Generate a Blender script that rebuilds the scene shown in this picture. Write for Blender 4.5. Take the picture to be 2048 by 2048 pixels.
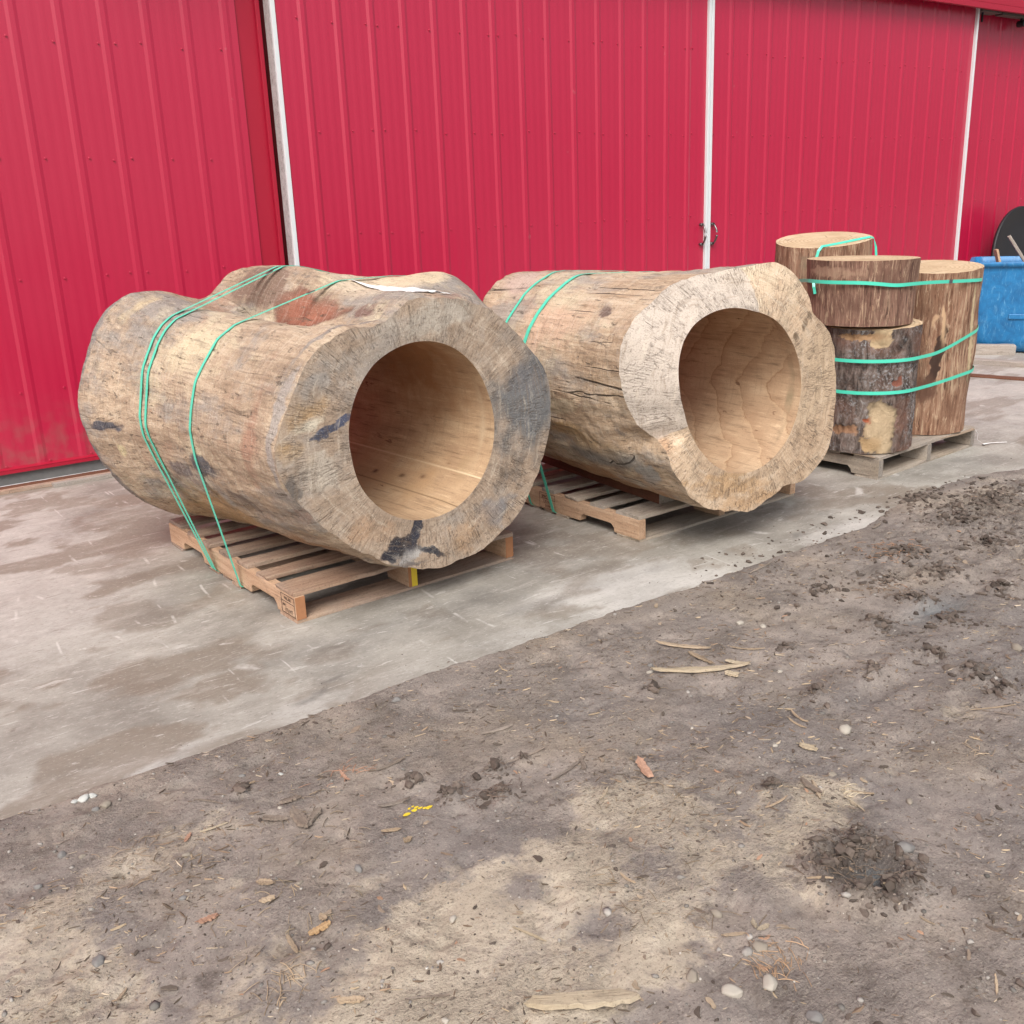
import bpy, math, random
import numpy as np
from mathutils import Vector, Matrix
for o in list(bpy.data.objects): bpy.data.objects.remove(o)
random.seed(7); RNG = np.random.RandomState(11)
S = bpy.context.scene; COL = S.collection
R = math.radians
# ------------------------------------------------------------------ camera
CAM_H = 1.3962
YAW, PITCH, ROLL = 0.6139, 0.2963, -0.0384
def cam_axes():
    cy, sy, cp, sp = math.cos(YAW), math.sin(YAW), math.cos(PITCH), math.sin(PITCH)
    f = Vector((sy*cp, cy*cp, -sp)); r = Vector((cy, -sy, 0)); u = r.cross(f)
    c, s = math.cos(ROLL), math.sin(ROLL)
    return c*r+s*u, -s*r+c*u, f
_r, _u, _f = cam_axes()
cam = bpy.data.objects.new('camera', bpy.data.cameras.new('camera')); COL.objects.link(cam)
m = Matrix(((_r.x, _u.x, -_f.x, 0), (_r.y, _u.y, -_f.y, 0), (_r.z, _u.z, -_f.z, CAM_H), (0, 0, 0, 1)))
cam.matrix_world = m
cam.data.sensor_width = 36; cam.data.lens = 1999.4/2048*36
cam.data.clip_start = 0.05; cam.data.clip_end = 2000
S.camera = cam
# ------------------------------------------------------------------ sky, sun, exposure
SUN_EL, SUN_AZ = 48, 222        # azimuth: compass direction the sun stands in, 0 = +y, 90 = +x
W = bpy.data.worlds.new('World'); S.world = W; W.use_nodes = True
nt = W.node_tree; nt.nodes.clear()
sky = nt.nodes.new('ShaderNodeTexSky'); sky.sky_type = 'NISHITA'; sky.sun_disc = False
sky.sun_elevation = R(SUN_EL); sky.sun_rotation = R(SUN_AZ); sky.dust_density = 6; sky.air_density = 1.0; sky.ozone_density = 1.0
hs = nt.nodes.new('ShaderNodeHueSaturation'); hs.inputs['Saturation'].default_value = 0.55
bg = nt.nodes.new('ShaderNodeBackground'); bg.inputs['Strength'].default_value = 0.15
wo = nt.nodes.new('ShaderNodeOutputWorld')
nt.links.new(sky.outputs[0], hs.inputs['Color']); nt.links.new(hs.outputs[0], bg.inputs[0]); nt.links.new(bg.outputs[0], wo.inputs[0])
sl = bpy.data.lights.new('sun', 'SUN'); sl.energy = 1.7; sl.angle = R(30); sl.color = (1.0, 0.965, 0.92)
sun = bpy.data.objects.new('sun', sl); COL.objects.link(sun)
sd = Vector((math.sin(R(SUN_AZ))*math.cos(R(SUN_EL)), math.cos(R(SUN_AZ))*math.cos(R(SUN_EL)), math.sin(R(SUN_EL))))
sun.rotation_euler = sd.to_track_quat('Z', 'Y').to_euler()
S.view_settings.view_transform = 'Standard'; S.view_settings.look = 'None'; S.view_settings.gamma = 1.0
S.view_settings.exposure = 0.29
S.render.engine = 'CYCLES'

# ------------------------------------------------------------------ numpy noise
def vnoise(x, y, seed=0, px=None):
    xi = np.floor(x).astype(np.int64); yi = np.floor(y).astype(np.int64)
    fx = x-xi; fy = y-yi
    fx = fx*fx*fx*(fx*(fx*6-15)+10); fy = fy*fy*fy*(fy*(fy*6-15)+10)
    def h(a, b):
        if px: a = a % px
        n = (a*374761393+b*668265263+seed*1442695041) & 0x7fffffff
        n = ((n ^ (n >> 13))*1274126177) & 0x7fffffff
        return ((n ^ (n >> 16)) & 0xffff)/65535.0
    return (h(xi, yi)*(1-fx)+h(xi+1, yi)*fx)*(1-fy)+(h(xi, yi+1)*(1-fx)+h(xi+1, yi+1)*fx)*fy
def fbm(x, y, seed=0, octv=4, gain=0.5, px=None):
    s = 0; a = 1; t = 0
    for i in range(octv):
        s = s+a*vnoise(x*2**i, y*2**i, seed+i*17, px*2**i if px else None); t += a; a *= gain
    return s/t                                   # 0..1
def sstep(a, b, x): 
    t = np.clip((x-a)/(b-a), 0, 1); return t*t*(3-2*t)

# ------------------------------------------------------------------ object helpers
def tag(o, label=None, cat=None, group=None, kind=None):
    if label: o['label'] = label
    if cat: o['category'] = cat
    if group: o['group'] = group
    if kind: o['kind'] = kind
    return o
def empty(name, loc=(0, 0, 0), rz=0):
    o = bpy.data.objects.new(name, None); COL.objects.link(o); o.location = loc; o.rotation_euler = (0, 0, rz); o.empty_display_size = .1
    return o
def mesh_obj(name, verts, faces, mat=None, parent=None, smooth=True, cols=None, loc=None, rot=None):
    me = bpy.data.meshes.new(name)
    me.from_pydata([tuple(v) for v in np.asarray(verts, float)], [], [tuple(int(i) for i in f) for f in faces])
    if smooth: me.polygons.foreach_set('use_smooth', [True]*len(me.polygons))
    for cn, arr in (cols or {}).items():
        arr = np.asarray(arr, np.float32)
        if arr.ndim == 1: at = me.attributes.new(cn, 'FLOAT', 'POINT'); at.data.foreach_set('value', arr)
        elif arr.shape[1] == 3: at = me.attributes.new(cn, 'FLOAT_VECTOR', 'POINT'); at.data.foreach_set('vector', arr.ravel())
    if mat: me.materials.append(mat)
    me.update()
    o = bpy.data.objects.new(name, me); COL.objects.link(o); o.parent = parent
    if loc is not None: o.location = loc
    if rot is not None: o.rotation_euler = rot
    return o
def grid_faces(nu, nv, wrap=False):
    F = []
    for i in range(nu-1):
        for j in range(nv if wrap else nv-1):
            a = i*nv+j; b = i*nv+(j+1) % nv
            F.append((a, b, b+nv, a+nv))
    return F
class MB:
    def __init__(s): s.v = []; s.f = []; s.c = []
    def add(s, v, f, c=None):
        n = len(s.v); s.v += [tuple(x) for x in v]; s.f += [tuple(i+n for i in q) for q in f]
        if c is not None: s.c += [c]*len(v)
    def box(s, x0, x1, y0, y1, z0, z1, c=None):
        s.add([(x0, y0, z0), (x1, y0, z0), (x1, y1, z0), (x0, y1, z0), (x0, y0, z1), (x1, y0, z1), (x1, y1, z1), (x0, y1, z1)],
              [(0, 3, 2, 1), (4, 5, 6, 7), (0, 1, 5, 4), (1, 2, 6, 5), (2, 3, 7, 6), (3, 0, 4, 7)], c)
    def obj(s, name, mat, parent=None, smooth=False, **k):
        return mesh_obj(name, s.v, s.f, mat, parent, smooth, {'col': np.array(s.c)} if s.c else None, **k)
def bevel(o, w=.003, seg=2):
    b = o.modifiers.new('bevel', 'BEVEL'); b.width = w; b.segments = seg; b.limit_method = 'ANGLE'; return o
def tube(path, rad, n=10, closed=False, flat=1.0):
    P = np.array(path, float); N = len(P); T = np.gradient(P, axis=0); T /= np.linalg.norm(T, axis=1)[:, None]+1e-9
    V = []; up = np.array([0, 0, 1.0]) if abs(T[0][2]) < .9 else np.array([1.0, 0, 0])
    rad = np.broadcast_to(rad, (N,))
    for i in range(N):
        a = np.cross(T[i], up); a /= np.linalg.norm(a); b = np.cross(a, T[i])
        for k in range(n):
            t = 2*math.pi*k/n; V.append(P[i]+rad[i]*(a*math.cos(t)+b*math.sin(t)*flat))
    F = [tuple(reversed(f)) for f in grid_faces(N, n, True)]
    F += [tuple(range(n)), tuple(reversed(range((N-1)*n, N*n)))]
    return V, F

# ------------------------------------------------------------------ node helper
class NT:
    def __init__(s, name):
        s.m = bpy.data.materials.new(name); s.m.use_nodes = True; s.t = s.m.node_tree; s.t.nodes.clear()
        s.out = s.n('ShaderNodeOutputMaterial'); s.b = s.n('ShaderNodeBsdfPrincipled'); s.l(s.b.outputs[0], s.out.inputs[0])
        s.tc = s.n('ShaderNodeTexCoord'); s.obj = s.tc.outputs['Object']
    def n(s, t): return s.t.nodes.new(t)
    def l(s, a, b): s.t.links.new(a, b)
    def _s(s, inp, v):
        if isinstance(v, bpy.types.NodeSocket): s.l(v, inp)
        elif isinstance(v, (tuple, list)) and len(v) == 3 and inp.type == 'RGBA': inp.default_value = (*v, 1)
        else: inp.default_value = v
    def map(s, v, sc=(1, 1, 1), rot=(0, 0, 0), loc=(0, 0, 0)):
        q = s.n('ShaderNodeMapping'); s.l(v, q.inputs[0]); q.inputs['Scale'].default_value = sc; q.inputs['Rotation'].default_value = rot; s._s(q.inputs['Location'], loc); return q.outputs[0]
    def noise(s, v, sc, det=4, rough=.55, dist=0, out=0):
        q = s.n('ShaderNodeTexNoise'); s.l(v, q.inputs['Vector']); s._s(q.inputs['Scale'], sc); q.inputs['Detail'].default_value = det
        q.inputs['Roughness'].default_value = rough; q.inputs['Distortion'].default_value = dist; return q.outputs[out]
    def vor(s, v, sc, feat='F1', out='Distance', rnd=1):
        q = s.n('ShaderNodeTexVoronoi'); q.feature = feat; s.l(v, q.inputs['Vector']); q.inputs['Scale'].default_value = sc; q.inputs['Randomness'].default_value = rnd; return q.outputs[out]
    def wave(s, v, sc, dist=2, det=2, dsc=1, typ='BANDS', direction='X'):
        q = s.n('ShaderNodeTexWave'); s.l(v, q.inputs['Vector']); q.wave_type = typ
        if typ == 'BANDS': q.bands_direction = direction
        else: q.rings_direction = direction
        q.inputs['Scale'].default_value = sc; q.inputs['Distortion'].default_value = dist; q.inputs['Detail'].default_value = det; q.inputs['Detail Scale'].default_value = dsc; return q.outputs['Fac']
    def ramp(s, f, stops, interp='LINEAR'):
        q = s.n('ShaderNodeValToRGB'); s.l(f, q.inputs[0]); e = q.color_ramp.elements; q.color_ramp.interpolation = interp
        while len(e) < len(stops): e.new(.5)
        for i, (p, c) in enumerate(stops):
            e[i].position = p; e[i].color = (*c, 1) if isinstance(c, (tuple, list)) else (c, c, c, 1)
        return q.outputs[0]
    def mix(s, a, b, f=.5, mode='MIX'):
        q = s.n('ShaderNodeMix'); q.data_type = 'RGBA'; q.blend_type = mode; q.clamp_factor = True
        s._s(q.inputs['Factor'], f); s._s(q.inputs['A'] if False else q.inputs[6], a); s._s(q.inputs[7], b); return q.outputs[2]
    def math(s, op, a, b=0., c=None, clamp=False):
        q = s.n('ShaderNodeMath'); q.operation = op; s._s(q.inputs[0], a); s._s(q.inputs[1], b); q.use_clamp = clamp
        if c is not None: s._s(q.inputs[2], c)
        return q.outputs[0]
    def attr(s, name, out='Vector'):
        q = s.n('ShaderNodeAttribute'); q.attribute_name = name; return q.outputs[out]
    def rnd(s):
        return s.n('ShaderNodeObjectInfo').outputs['Random']
    def vadd(s, a, b):
        q = s.n('ShaderNodeVectorMath'); q.operation = 'ADD'; s.l(a, q.inputs[0]); s.l(b, q.inputs[1]); return q.outputs[0]
    def bump(s, h, st=.4, d=.005, nrm=None):
        q = s.n('ShaderNodeBump'); s.l(h, q.inputs['Height']); q.inputs['Strength'].default_value = st; q.inputs['Distance'].default_value = d
        if nrm: s.l(nrm, q.inputs['Normal'])
        return q.outputs[0]
    def fin(s, col, rough=.8, nrm=None, spec=.5, metal=0.):
        s._s(s.b.inputs['Base Color'], col); s._s(s.b.inputs['Roughness'], rough); s.b.inputs['Specular IOR Level'].default_value = spec; s.b.inputs['Metallic'].default_value = metal
        if nrm: s.l(nrm, s.b.inputs['Normal'])
        return s.m

def offs(t):      # object coordinates with a random offset per object
    r = t.rnd(); q = t.n('ShaderNodeVectorMath'); q.operation = 'SCALE'; q.inputs[0].default_value = (37, 19, 53); t.l(r, q.inputs['Scale'])
    return t.vadd(t.obj, q.outputs[0])

# red painted metal
def mat_red(name='red_painted_metal', base=(.43, .006, .045)):
    t = NT(name); v = t.obj
    a = t.noise(v, 1.3, 3); b = t.noise(t.map(v, (3, 3, .2)), 1.2, 3); c = t.noise(v, 90, 2)
    col = t.mix(base, (base[0]*.88, base[1]*.9, base[2]*.95), t.math('MULTIPLY', b, .4))
    sp = t.ramp(t.noise(v, 14, 2, .4), [(.77, 0.), (.81, 1.)])
    col = t.mix(col, (.45, .15, .16), t.math('MULTIPLY', sp, .3))
    sx = t.n('ShaderNodeSeparateXYZ'); t.l(v, sx.inputs[0])      # splash dirt low on the sheets
    dirt = t.math('MULTIPLY', t.ramp(sx.outputs[2], [(.05, 1.), (.5, 0.)]), t.ramp(t.noise(v, 11, 5), [(.42, 0.), (.68, .55)]))
    col = t.mix(col, (.20, .12, .10), dirt)
    h = t.math('ADD', t.noise(t.map(v, (1, 1, .35)), 3.0, 2), t.math('MULTIPLY', c, .02))
    t.b.inputs['Coat Weight'].default_value = .30; t.b.inputs['Coat Roughness'].default_value = .22; t.b.inputs['Coat IOR'].default_value = 1.6
    return t.fin(col, t.ramp(a, [(.3, .30), (.7, .38)]), t.bump(h, .12, .02), .7)
def mat_plain(name, col, rough=.6, metal=0., var=.25, sc=30, spec=.5, bump=.15):
    t = NT(name); n = t.noise(offs(t), sc, 5); c2 = tuple(c*(1-var) for c in col)
    n2 = t.noise(offs(t), sc*.15, 3)
    cc = t.mix(t.mix(col, c2, n), c2, t.math('MULTIPLY', n2, .5))
    return t.fin(cc, rough, t.bump(n, bump, .003), spec, metal)
# weathered / fresh sawn timber with the grain along local X
def mat_board(name, c1, c2, c3, dark=.5, grey=0.):
    t = NT(name); v = offs(t)
    g = t.noise(t.map(v, (2.2, 26, 26)), 1.5, 6, .65, .6); g2 = t.noise(t.map(v, (5, 120, 120)), 1.3, 3)
    p = t.noise(t.map(v, (1, 3, 3)), 1.6, 3)
    col = t.ramp(g, [(.25, c3), (.48, c1), (.75, c2)])
    col = t.mix(col, tuple(x*.55 for x in c1), t.ramp(p, [(.5, 0.), (.75, dark)]))
    col = t.mix(col, (.30, .28, .26), t.math('MULTIPLY', t.ramp(t.noise(v, 3, 4), [(.35, 0.), (.7, 1.)]), grey))
    col = t.mix(col, tuple(x*.35 for x in c3), t.ramp(g2, [(.62, 0.), (.75, .6)]))
    k = t.math('MULTIPLY_ADD', t.rnd(), .35, .80)
    hv = t.n('ShaderNodeHueSaturation'); t.l(col, hv.inputs['Color']); t.l(k, hv.inputs['Value']); hv.inputs['Saturation'].default_value = 1
    gr = t.noise(v, 120, 5, .75); cc = t.mix(hv.outputs[0], tuple(x*.3 for x in c3), t.ramp(gr, [(.56, 0.), (.68, .6)])); cc = t.mix(cc, tuple(min(x*1.3, .8) for x in c2), t.ramp(gr, [(.32, .4), (.42, 0.)]))
    ds = t.noise(t.map(v, (1.2, 4, 4)), 7, 6, .7); cc = t.mix(cc, (.09, .07, .055), t.ramp(ds, [(.57, 0.), (.72, .55)]))
    h = t.math('ADD', g, t.math('MULTIPLY', g2, .5)); h = t.math('ADD', h, t.math('MULTIPLY', gr, .3))
    return t.fin(cc, .85, t.bump(h, .7, .005), .25)

def tintmix(t, col, v, sc=9):
    n = t.noise(v, sc, 5, .6); a = t.attr('tmask', 'Fac')
    k = t.math('ADD', a, t.math('MULTIPLY', t.math('SUBTRACT', n, .5), .75)); k = t.ramp(k, [(.32, 0.), (.60, 1.)])
    k = t.math('MULTIPLY', k, t.math('MINIMUM', t.math('MULTIPLY', a, 2.2), 1.))
    return t.mix(col, t.attr('tint', 'Color'), k)
def mat_log_side(name, stops, grey=(.27, .255, .24), red=(.34, .19, .13), pale=(.60, .51, .36), crack=1.0):
    t = NT(name); v0 = t.obj
    w = t.n('ShaderNodeVectorMath'); w.operation = 'MULTIPLY_ADD'; t.l(t.noise(v0, 9, 5, .7, out=1), w.inputs[0]); w.inputs[1].default_value = (.07, .14, .07); t.l(v0, w.inputs[2]); v = w.outputs[0]
    big = t.noise(t.map(v, (1, .55, 1)), 3.2, 8, .72, .3); fine = t.noise(t.map(v0, (1, .14, 1)), 30, 7, .68, .5)
    col = t.ramp(t.math('ADD', t.math('MULTIPLY', big, .5), t.math('MULTIPLY', fine, .5)), stops)
    def patch(loc, sc, st, lo, hi, c, k, col):
        return t.mix(col, c, t.ramp(t.noise(t.map(v, st, loc=loc), sc, 8, .70, .2), [(lo, 0.), (hi, k)]))
    col = patch((3, 1, 2), 3.2, (1, .45, 1), .48, .58, grey, .8, col)
    col = patch((7, 4, 1), 2.6, (1, .6, 1), .55, .64, red, .6, col)
    col = patch((1, 9, 5), 4.2, (1, .5, 1), .54, .63, pale, .7, col)
    col = patch((2, 2, 8), 5.0, (1, .40, 1), .60, .68, (.10, .095, .10), .7, col)
    col = patch((6, 2, 3), 11., (1, .5, 1), .60, .68, (.15, .115, .09), .6, col)
    col = tintmix(t, col, v, 9)
    nick = t.ramp(t.noise(t.map(v0, (3.4, .8, 3.4)), 17, 4, .65, .4), [(.61, 0.), (.68, .75)]); col = t.mix(col, (.10, .075, .055), nick)
    fib = t.noise(t.map(v0, (1, .05, 1)), 80, 5, .65); col = t.mix(col, (.15, .115, .085), t.ramp(fib, [(.53, 0.), (.70, .6)])); col = t.mix(col, (.68, .60, .48), t.ramp(fib, [(.30, .35), (.42, 0.)]))
    tran = t.noise(t.map(v0, (1.5, 18, 1.5)), 5, 5, .65); col = t.mix(col, (.60, .55, .47), t.ramp(tran, [(.52, 0.), (.75, .35)])); col = t.mix(col, (.17, .14, .115), t.ramp(tran, [(.28, .45), (.44, 0.)]))
    # hairline drying cracks: level lines of a stretched noise, only here and there
    cw = t.vadd(t.map(v0, (1, .016, 1)), t.map(t.noise(v0, 2.2, 3, out=1), (.02, .0, .02))); ck = t.vor(cw, 8.5, 'DISTANCE_TO_EDGE')
    cm = t.math('MULTIPLY', t.ramp(ck, [(.006, 1.), (.019, 0.)]), t.ramp(t.noise(t.map(v0, (1, .45, 1)), 5.5, 4), [(.52, 0.), (.58, crack*.9)]))
    col = t.mix(col, (.035, .026, .02), cm)
    h = t.math('ADD', t.math('MULTIPLY', fine, 1.), t.math('MULTIPLY', fib, .5)); h = t.math('ADD', h, t.math('MULTIPLY', tran, .5)); h = t.math('SUBTRACT', h, t.math('MULTIPLY', cm, 1.2)); h = t.math('SUBTRACT', h, t.math('MULTIPLY', nick, .5))
    gr = t.noise(v0, 170, 4, .75); col = t.mix(col, (.10, .075, .055), t.ramp(gr, [(.55, 0.), (.66, .55)])); col = t.mix(col, (.72, .65, .54), t.ramp(gr, [(.32, .45), (.42, 0.)])); h = t.math('ADD', h, t.math('MULTIPLY', gr, .35))
    return t.fin(col, .85, t.bump(h, .9, .009), .25)
def mat_face(name, stops, check=1.0, grey=.5, ring=1.0):
    t = NT(name); v0 = t.obj; gv = t.attr('gv')
    w = t.n('ShaderNodeVectorMath'); w.operation = 'MULTIPLY_ADD'; t.l(t.noise(v0, 7, 5, .7, out=1), w.inputs[0]); w.inputs[1].default_value = (.09, .09, .09); t.l(v0, w.inputs[2]); v = w.outputs[0]
    big = t.noise(v, 3.4, 7, .68, .2); rad = t.noise(gv, 1.0, 6, .7, .2); g0 = t.vadd(gv, t.map(t.noise(v0, 4, 3, out=1), (.5, .5, .9)))
    sw = t.noise(t.map(t.map(v, (1, 1, 1), (0, R(22), 0)), (1.6, 1, 55)), 1.6, 4, .65, .2)
    col = t.ramp(t.math('ADD', t.math('MULTIPLY', big, .55), t.math('MULTIPLY', rad, .45)), stops)
    col = t.mix(col, (.31, .30, .285), t.math('MULTIPLY', t.ramp(t.noise(t.map(v, loc=(4, 2, 7)), 3.6, 7, .7, .3), [(.45, 0.), (.60, 1.)]), grey))
    col = tintmix(t, col, v, 10)
    col = t.mix(col, (.66, .60, .50), t.ramp(sw, [(.54, 0.), (.78, .20)])); col = t.mix(col, (.17, .13, .095), t.ramp(sw, [(.24, .35), (.42, 0.)]))
    col = t.mix(col, (.20, .155, .12), t.ramp(rad, [(.28, .55), (.42, 0.)]))
    rg = t.noise(t.map(g0, (.09, .09, 7.5)), 1.0, 4, .6); col = t.mix(col, (.22, .16, .11), t.ramp(rg, [(.54, 0.), (.66, .38)])); col = t.mix(col, (.64, .56, .45), t.ramp(rg, [(.32, .3), (.44, 0.)]))
    fine = t.noise(t.map(gv, (2.6, 2.6, 1.1)), 1.7, 3, .55); c1 = t.ramp(fine, [(.60, 0.), (.63, 1.)])
    g2 = t.vadd(gv, t.map(t.noise(gv, .8, 3, out=1), (.6, .6, .6))); vr = t.vor(t.map(g2, (1.25, 1.25, 1.9)), 1.25, 'DISTANCE_TO_EDGE'); c2 = t.ramp(vr, [(.010, 1.), (.035, 0.)])
    br = t.ramp(t.noise(v0, 13, 4, .65), [(.46, 0.), (.53, 1.)])
    cm = t.math('MULTIPLY', t.math('MAXIMUM', t.math('MULTIPLY', c1, .8), t.math('MULTIPLY', c2, ring)), t.math('MULTIPLY', br, check))
    col = t.mix(col, (.085, .06, .045), t.math('MULTIPLY', cm, .85))
    gr = t.noise(v0, 170, 4, .75); col = t.mix(col, (.13, .10, .08), t.ramp(gr, [(.54, 0.), (.66, .6)])); col = t.mix(col, (.74, .68, .58), t.ramp(gr, [(.32, .4), (.42, 0.)]))
    h = t.math('SUBTRACT', t.math('ADD', t.math('MULTIPLY', rad, .6), t.math('MULTIPLY', sw, .5)), t.math('MULTIPLY', cm, .8))
    return t.fin(col, .87, t.bump(h, .7, .006), .25)
def mat_bore(name, a, b, c, lines=True):
    t = NT(name); v = t.obj
    g = t.noise(t.map(v, (1, .22, 1)), 9, 8, .72, .4); big = t.noise(v, 2.4, 6, .65, .4)
    col = t.ramp(t.math('ADD', t.math('MULTIPLY', g, .55), t.math('MULTIPLY', big, .45)), [(.34, a), (.5, b), (.64, c)])
    fib = t.noise(t.map(v, (1, .07, 1)), 75, 6, .7); col = t.mix(col, tuple(x*.45 for x in a), t.ramp(fib, [(.54, 0.), (.66, .6)])); col = t.mix(col, tuple(min(1, x*1.25) for x in c), t.ramp(fib, [(.32, .5), (.44, 0.)]))
    saw = t.noise(t.map(v, (.6, 12, .6)), 9, 4, .6); col = t.mix(col, tuple(x*.7 for x in b), t.ramp(saw, [(.55, 0.), (.68, .35)]))
    if lines:
        gq = t.math('ADD', t.attr('grow', 'Fac'), t.math('MULTIPLY', t.math('SUBTRACT', t.noise(v, 5, 5, .6), .5), .22))
        fr = t.math('FRACT', t.math('MULTIPLY', gq, 5.2)); ln = t.ramp(fr, [(.0, 1.), (.045, .0), (.96, .0), (1., 1.)])
        br = t.ramp(t.noise(v, 6, 4), [(.40, 0.), (.55, 1.)])
        col = t.mix(col, (.20, .095, .045), t.math('MULTIPLY', t.math('MULTIPLY', ln, br), .75)); col = t.mix(col, (.60, .43, .27), t.ramp(fr, [(.04, .3), (.13, 0.)])); col = t.mix(col, (.33, .19, .105), t.ramp(fr, [(.55, 0.), (1., .35)]))
    col = tintmix(t, col, v, 9)
    fl = t.ramp(t.noise(t.map(v, (1, .3, 1), loc=(3, 3, 3)), 24, 5, .7), [(.64, 0.), (.70, .8)]); col = t.mix(col, (.13, .06, .035), fl)
    gr = t.noise(v, 190, 4, .75); col = t.mix(col, tuple(x*.5 for x in a), t.ramp(gr, [(.54, 0.), (.68, .45)]))
    h = t.math('ADD', t.math('ADD', g, t.math('MULTIPLY', fib, .6)), t.math('MULTIPLY', saw, .6))
    return t.fin(col, .75, t.bump(h, .55, .004), .3)
def mat_stripped(name, a, b, c, dark=(.06, .03, .02)):
    t = NT(name); v = offs(t)
    s1 = t.noise(t.map(v, (1, 1, .10)), 30, 8, .74, .9); s2 = t.noise(t.map(v, (1, 1, .12)), 75, 6, .72, .5); big = t.noise(v, 4, 4)
    col = t.ramp(s1, [(.30, dark), (.42, a), (.54, b), (.66, c)])
    col = t.mix(col, tuple(x*.75 for x in a), t.ramp(big, [(.45, 0.), (.65, .8)]))
    col = t.mix(col, c, t.ramp(s2, [(.55, 0.), (.62, .85)])); col = t.mix(col, dark, t.ramp(s2, [(.36, .9), (.44, 0.)]))
    fl = t.ramp(t.noise(t.map(v, (1, 1, .4)), 40, 4, .6), [(.66, 0.), (.71, 1.)]); col = t.mix(col, (.55, .36, .22), t.math('MULTIPLY', fl, .7))
    col = tintmix(t, col, v, 9)
    return t.fin(col, .8, t.bump(t.math('ADD', s1, t.math('MULTIPLY', s2, .8)), 1., .014), .3)
def mat_bark():
    t = NT('grey_bark'); v = t.obj
    s1 = t.noise(t.map(v, (1, 1, .35)), 22, 6, .7, 1.2); s2 = t.noise(v, 70, 5, .7); big = t.noise(v, 5, 4)
    col = t.ramp(s1, [(.32, (.025, .02, .019)), (.46, (.11, .082, .07)), (.58, (.21, .165, .145)), (.72, (.34, .30, .28))])
    lich = t.math('MULTIPLY', t.ramp(s2, [(.50, 0.), (.62, 1.)]), t.ramp(big, [(.42, .1), (.6, .8)])); col = t.mix(col, (.36, .37, .38), lich)
    col = t.mix(col, (.20, .10, .07), t.ramp(t.noise(t.map(v, loc=(5, 1, 2)), 4.5, 4), [(.5, 0.), (.66, .7)]))
    col = tintmix(t, col, v, 14)
    return t.fin(col, .9, t.bump(t.math('ADD', s1, t.math('MULTIPLY', s2, .6)), 1., .016), .2)
def mat_cut_top():
    t = NT('sawn_block_top'); v = offs(t)
    n = t.noise(v, 6, 5, .6); w = t.noise(t.map(v, (1.5, 40, 1)), 1.5, 3); r_ = t.noise(v, 60, 3)
    col = t.ramp(n, [(.3, (.44, .32, .20)), (.5, (.56, .43, .28)), (.7, (.66, .52, .36))]); col = t.mix(col, (.30, .19, .11), t.ramp(w, [(.52, 0.), (.7, .4)]))
    rg = t.wave(t.map(t.obj, (1, 1, .01), loc=(.03, .02, 0)), 14, 1.6, 3, 1.5, 'RINGS', 'Z'); col = t.mix(col, (.30, .19, .11), t.ramp(rg, [(.55, 0.), (.95, .4)]))
    ck = t.vor(t.obj, 7, 'DISTANCE_TO_EDGE'); col = t.mix(col, (.10, .06, .04), t.math('MULTIPLY', t.ramp(ck, [(.006, .8), (.02, 0.)]), t.ramp(n, [(.5, 0.), (.58, 1.)])))
    col = t.mix(col, (.26, .16, .09), t.ramp(r_, [(.58, 0.), (.75, .4)]))
    return t.fin(col, .9, t.bump(w, .3, .003), .2)
def mat_vcol(name, rough=.9, sc=60, amp=.35, bump=.5, spec=.3):
    t = NT(name); n = t.noise(t.obj, sc, 4); c = t.attr('col', 'Color'); q = t.n('ShaderNodeHueSaturation'); t.l(c, q.inputs['Color'])
    t.l(t.math('MULTIPLY_ADD', n, amp*2, 1-amp), q.inputs['Value'])
    return t.fin(q.outputs[0], rough, t.bump(n, bump, .003), spec)
M = {}
M['red'] = mat_red(); M['red_trim'] = mat_plain('red_trim_metal', (.36, .007, .030), .4, var=.12, sc=8, bump=.03)
M['white_trim'] = mat_plain('white_painted_trim', (.66, .70, .72), .45, var=.10, sc=12, bump=.03)
M['dark_red'] = mat_plain('gap_shade_maroon', (.14, .006, .010), .6, var=.2, sc=8)  # maroon stands in for the shade in the gap beside the door
M['slit'] = mat_plain('rubber_gap_strip', (.35, .45, .46), .7, var=.2)
M['foundation'] = mat_plain('dark_concrete', (.20, .20, .20), .95, var=.45, sc=25)
M['galv'] = mat_plain('dull_galvanised_steel', (.16, .155, .14), .6, .4, .3, 20)
M['black'] = mat_plain('black_plastic', (.014, .014, .017), .55, var=.4, sc=60)
M['steel'] = mat_plain('dark_bright_steel', (.22, .21, .21), .28, 1., .2, 30)
M['strap'] = mat_plain('green_plastic_strap', (.085, .66, .48), .30, var=.12, sc=40, bump=.05)
M['clip'] = mat_plain('crimped_steel_clip', (.30, .32, .33), .4, .9, .3)
M['paper'] = mat_plain('white_paper', (.82, .82, .81), .8, var=.04)
M['yellow'] = mat_plain('yellow_paint', (.75, .56, .04), .6, var=.2)
M['ink'] = mat_plain('black_stamp_ink', (.035, .025, .02), .9, var=.3)
M['redink'] = mat_plain('red_brown_stamp_ink', (.10, .03, .02), .9, var=.3)
M['roof'] = mat_plain('grey_roof_metal', (.3, .31, .32), .5, .3, .1, 5)
M['pal_a'] = mat_board('pallet_wood_tan', (.35, .235, .165), (.47, .345, .25), (.20, .12, .08), .6, .6)
M['pal_str'] = mat_board('pallet_wood_pink', (.50, .33, .215), (.60, .43, .30), (.36, .215, .13), .25, .12)
M['pal_b'] = mat_board('pallet_wood_grey', (.36, .30, .235), (.50, .42, .33), (.20, .155, .12), .5, .8)
M['pal_end'] = mat_plain('pallet_end_grain', (.45, .21, .10), .9, var=.35, sc=60)
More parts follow.
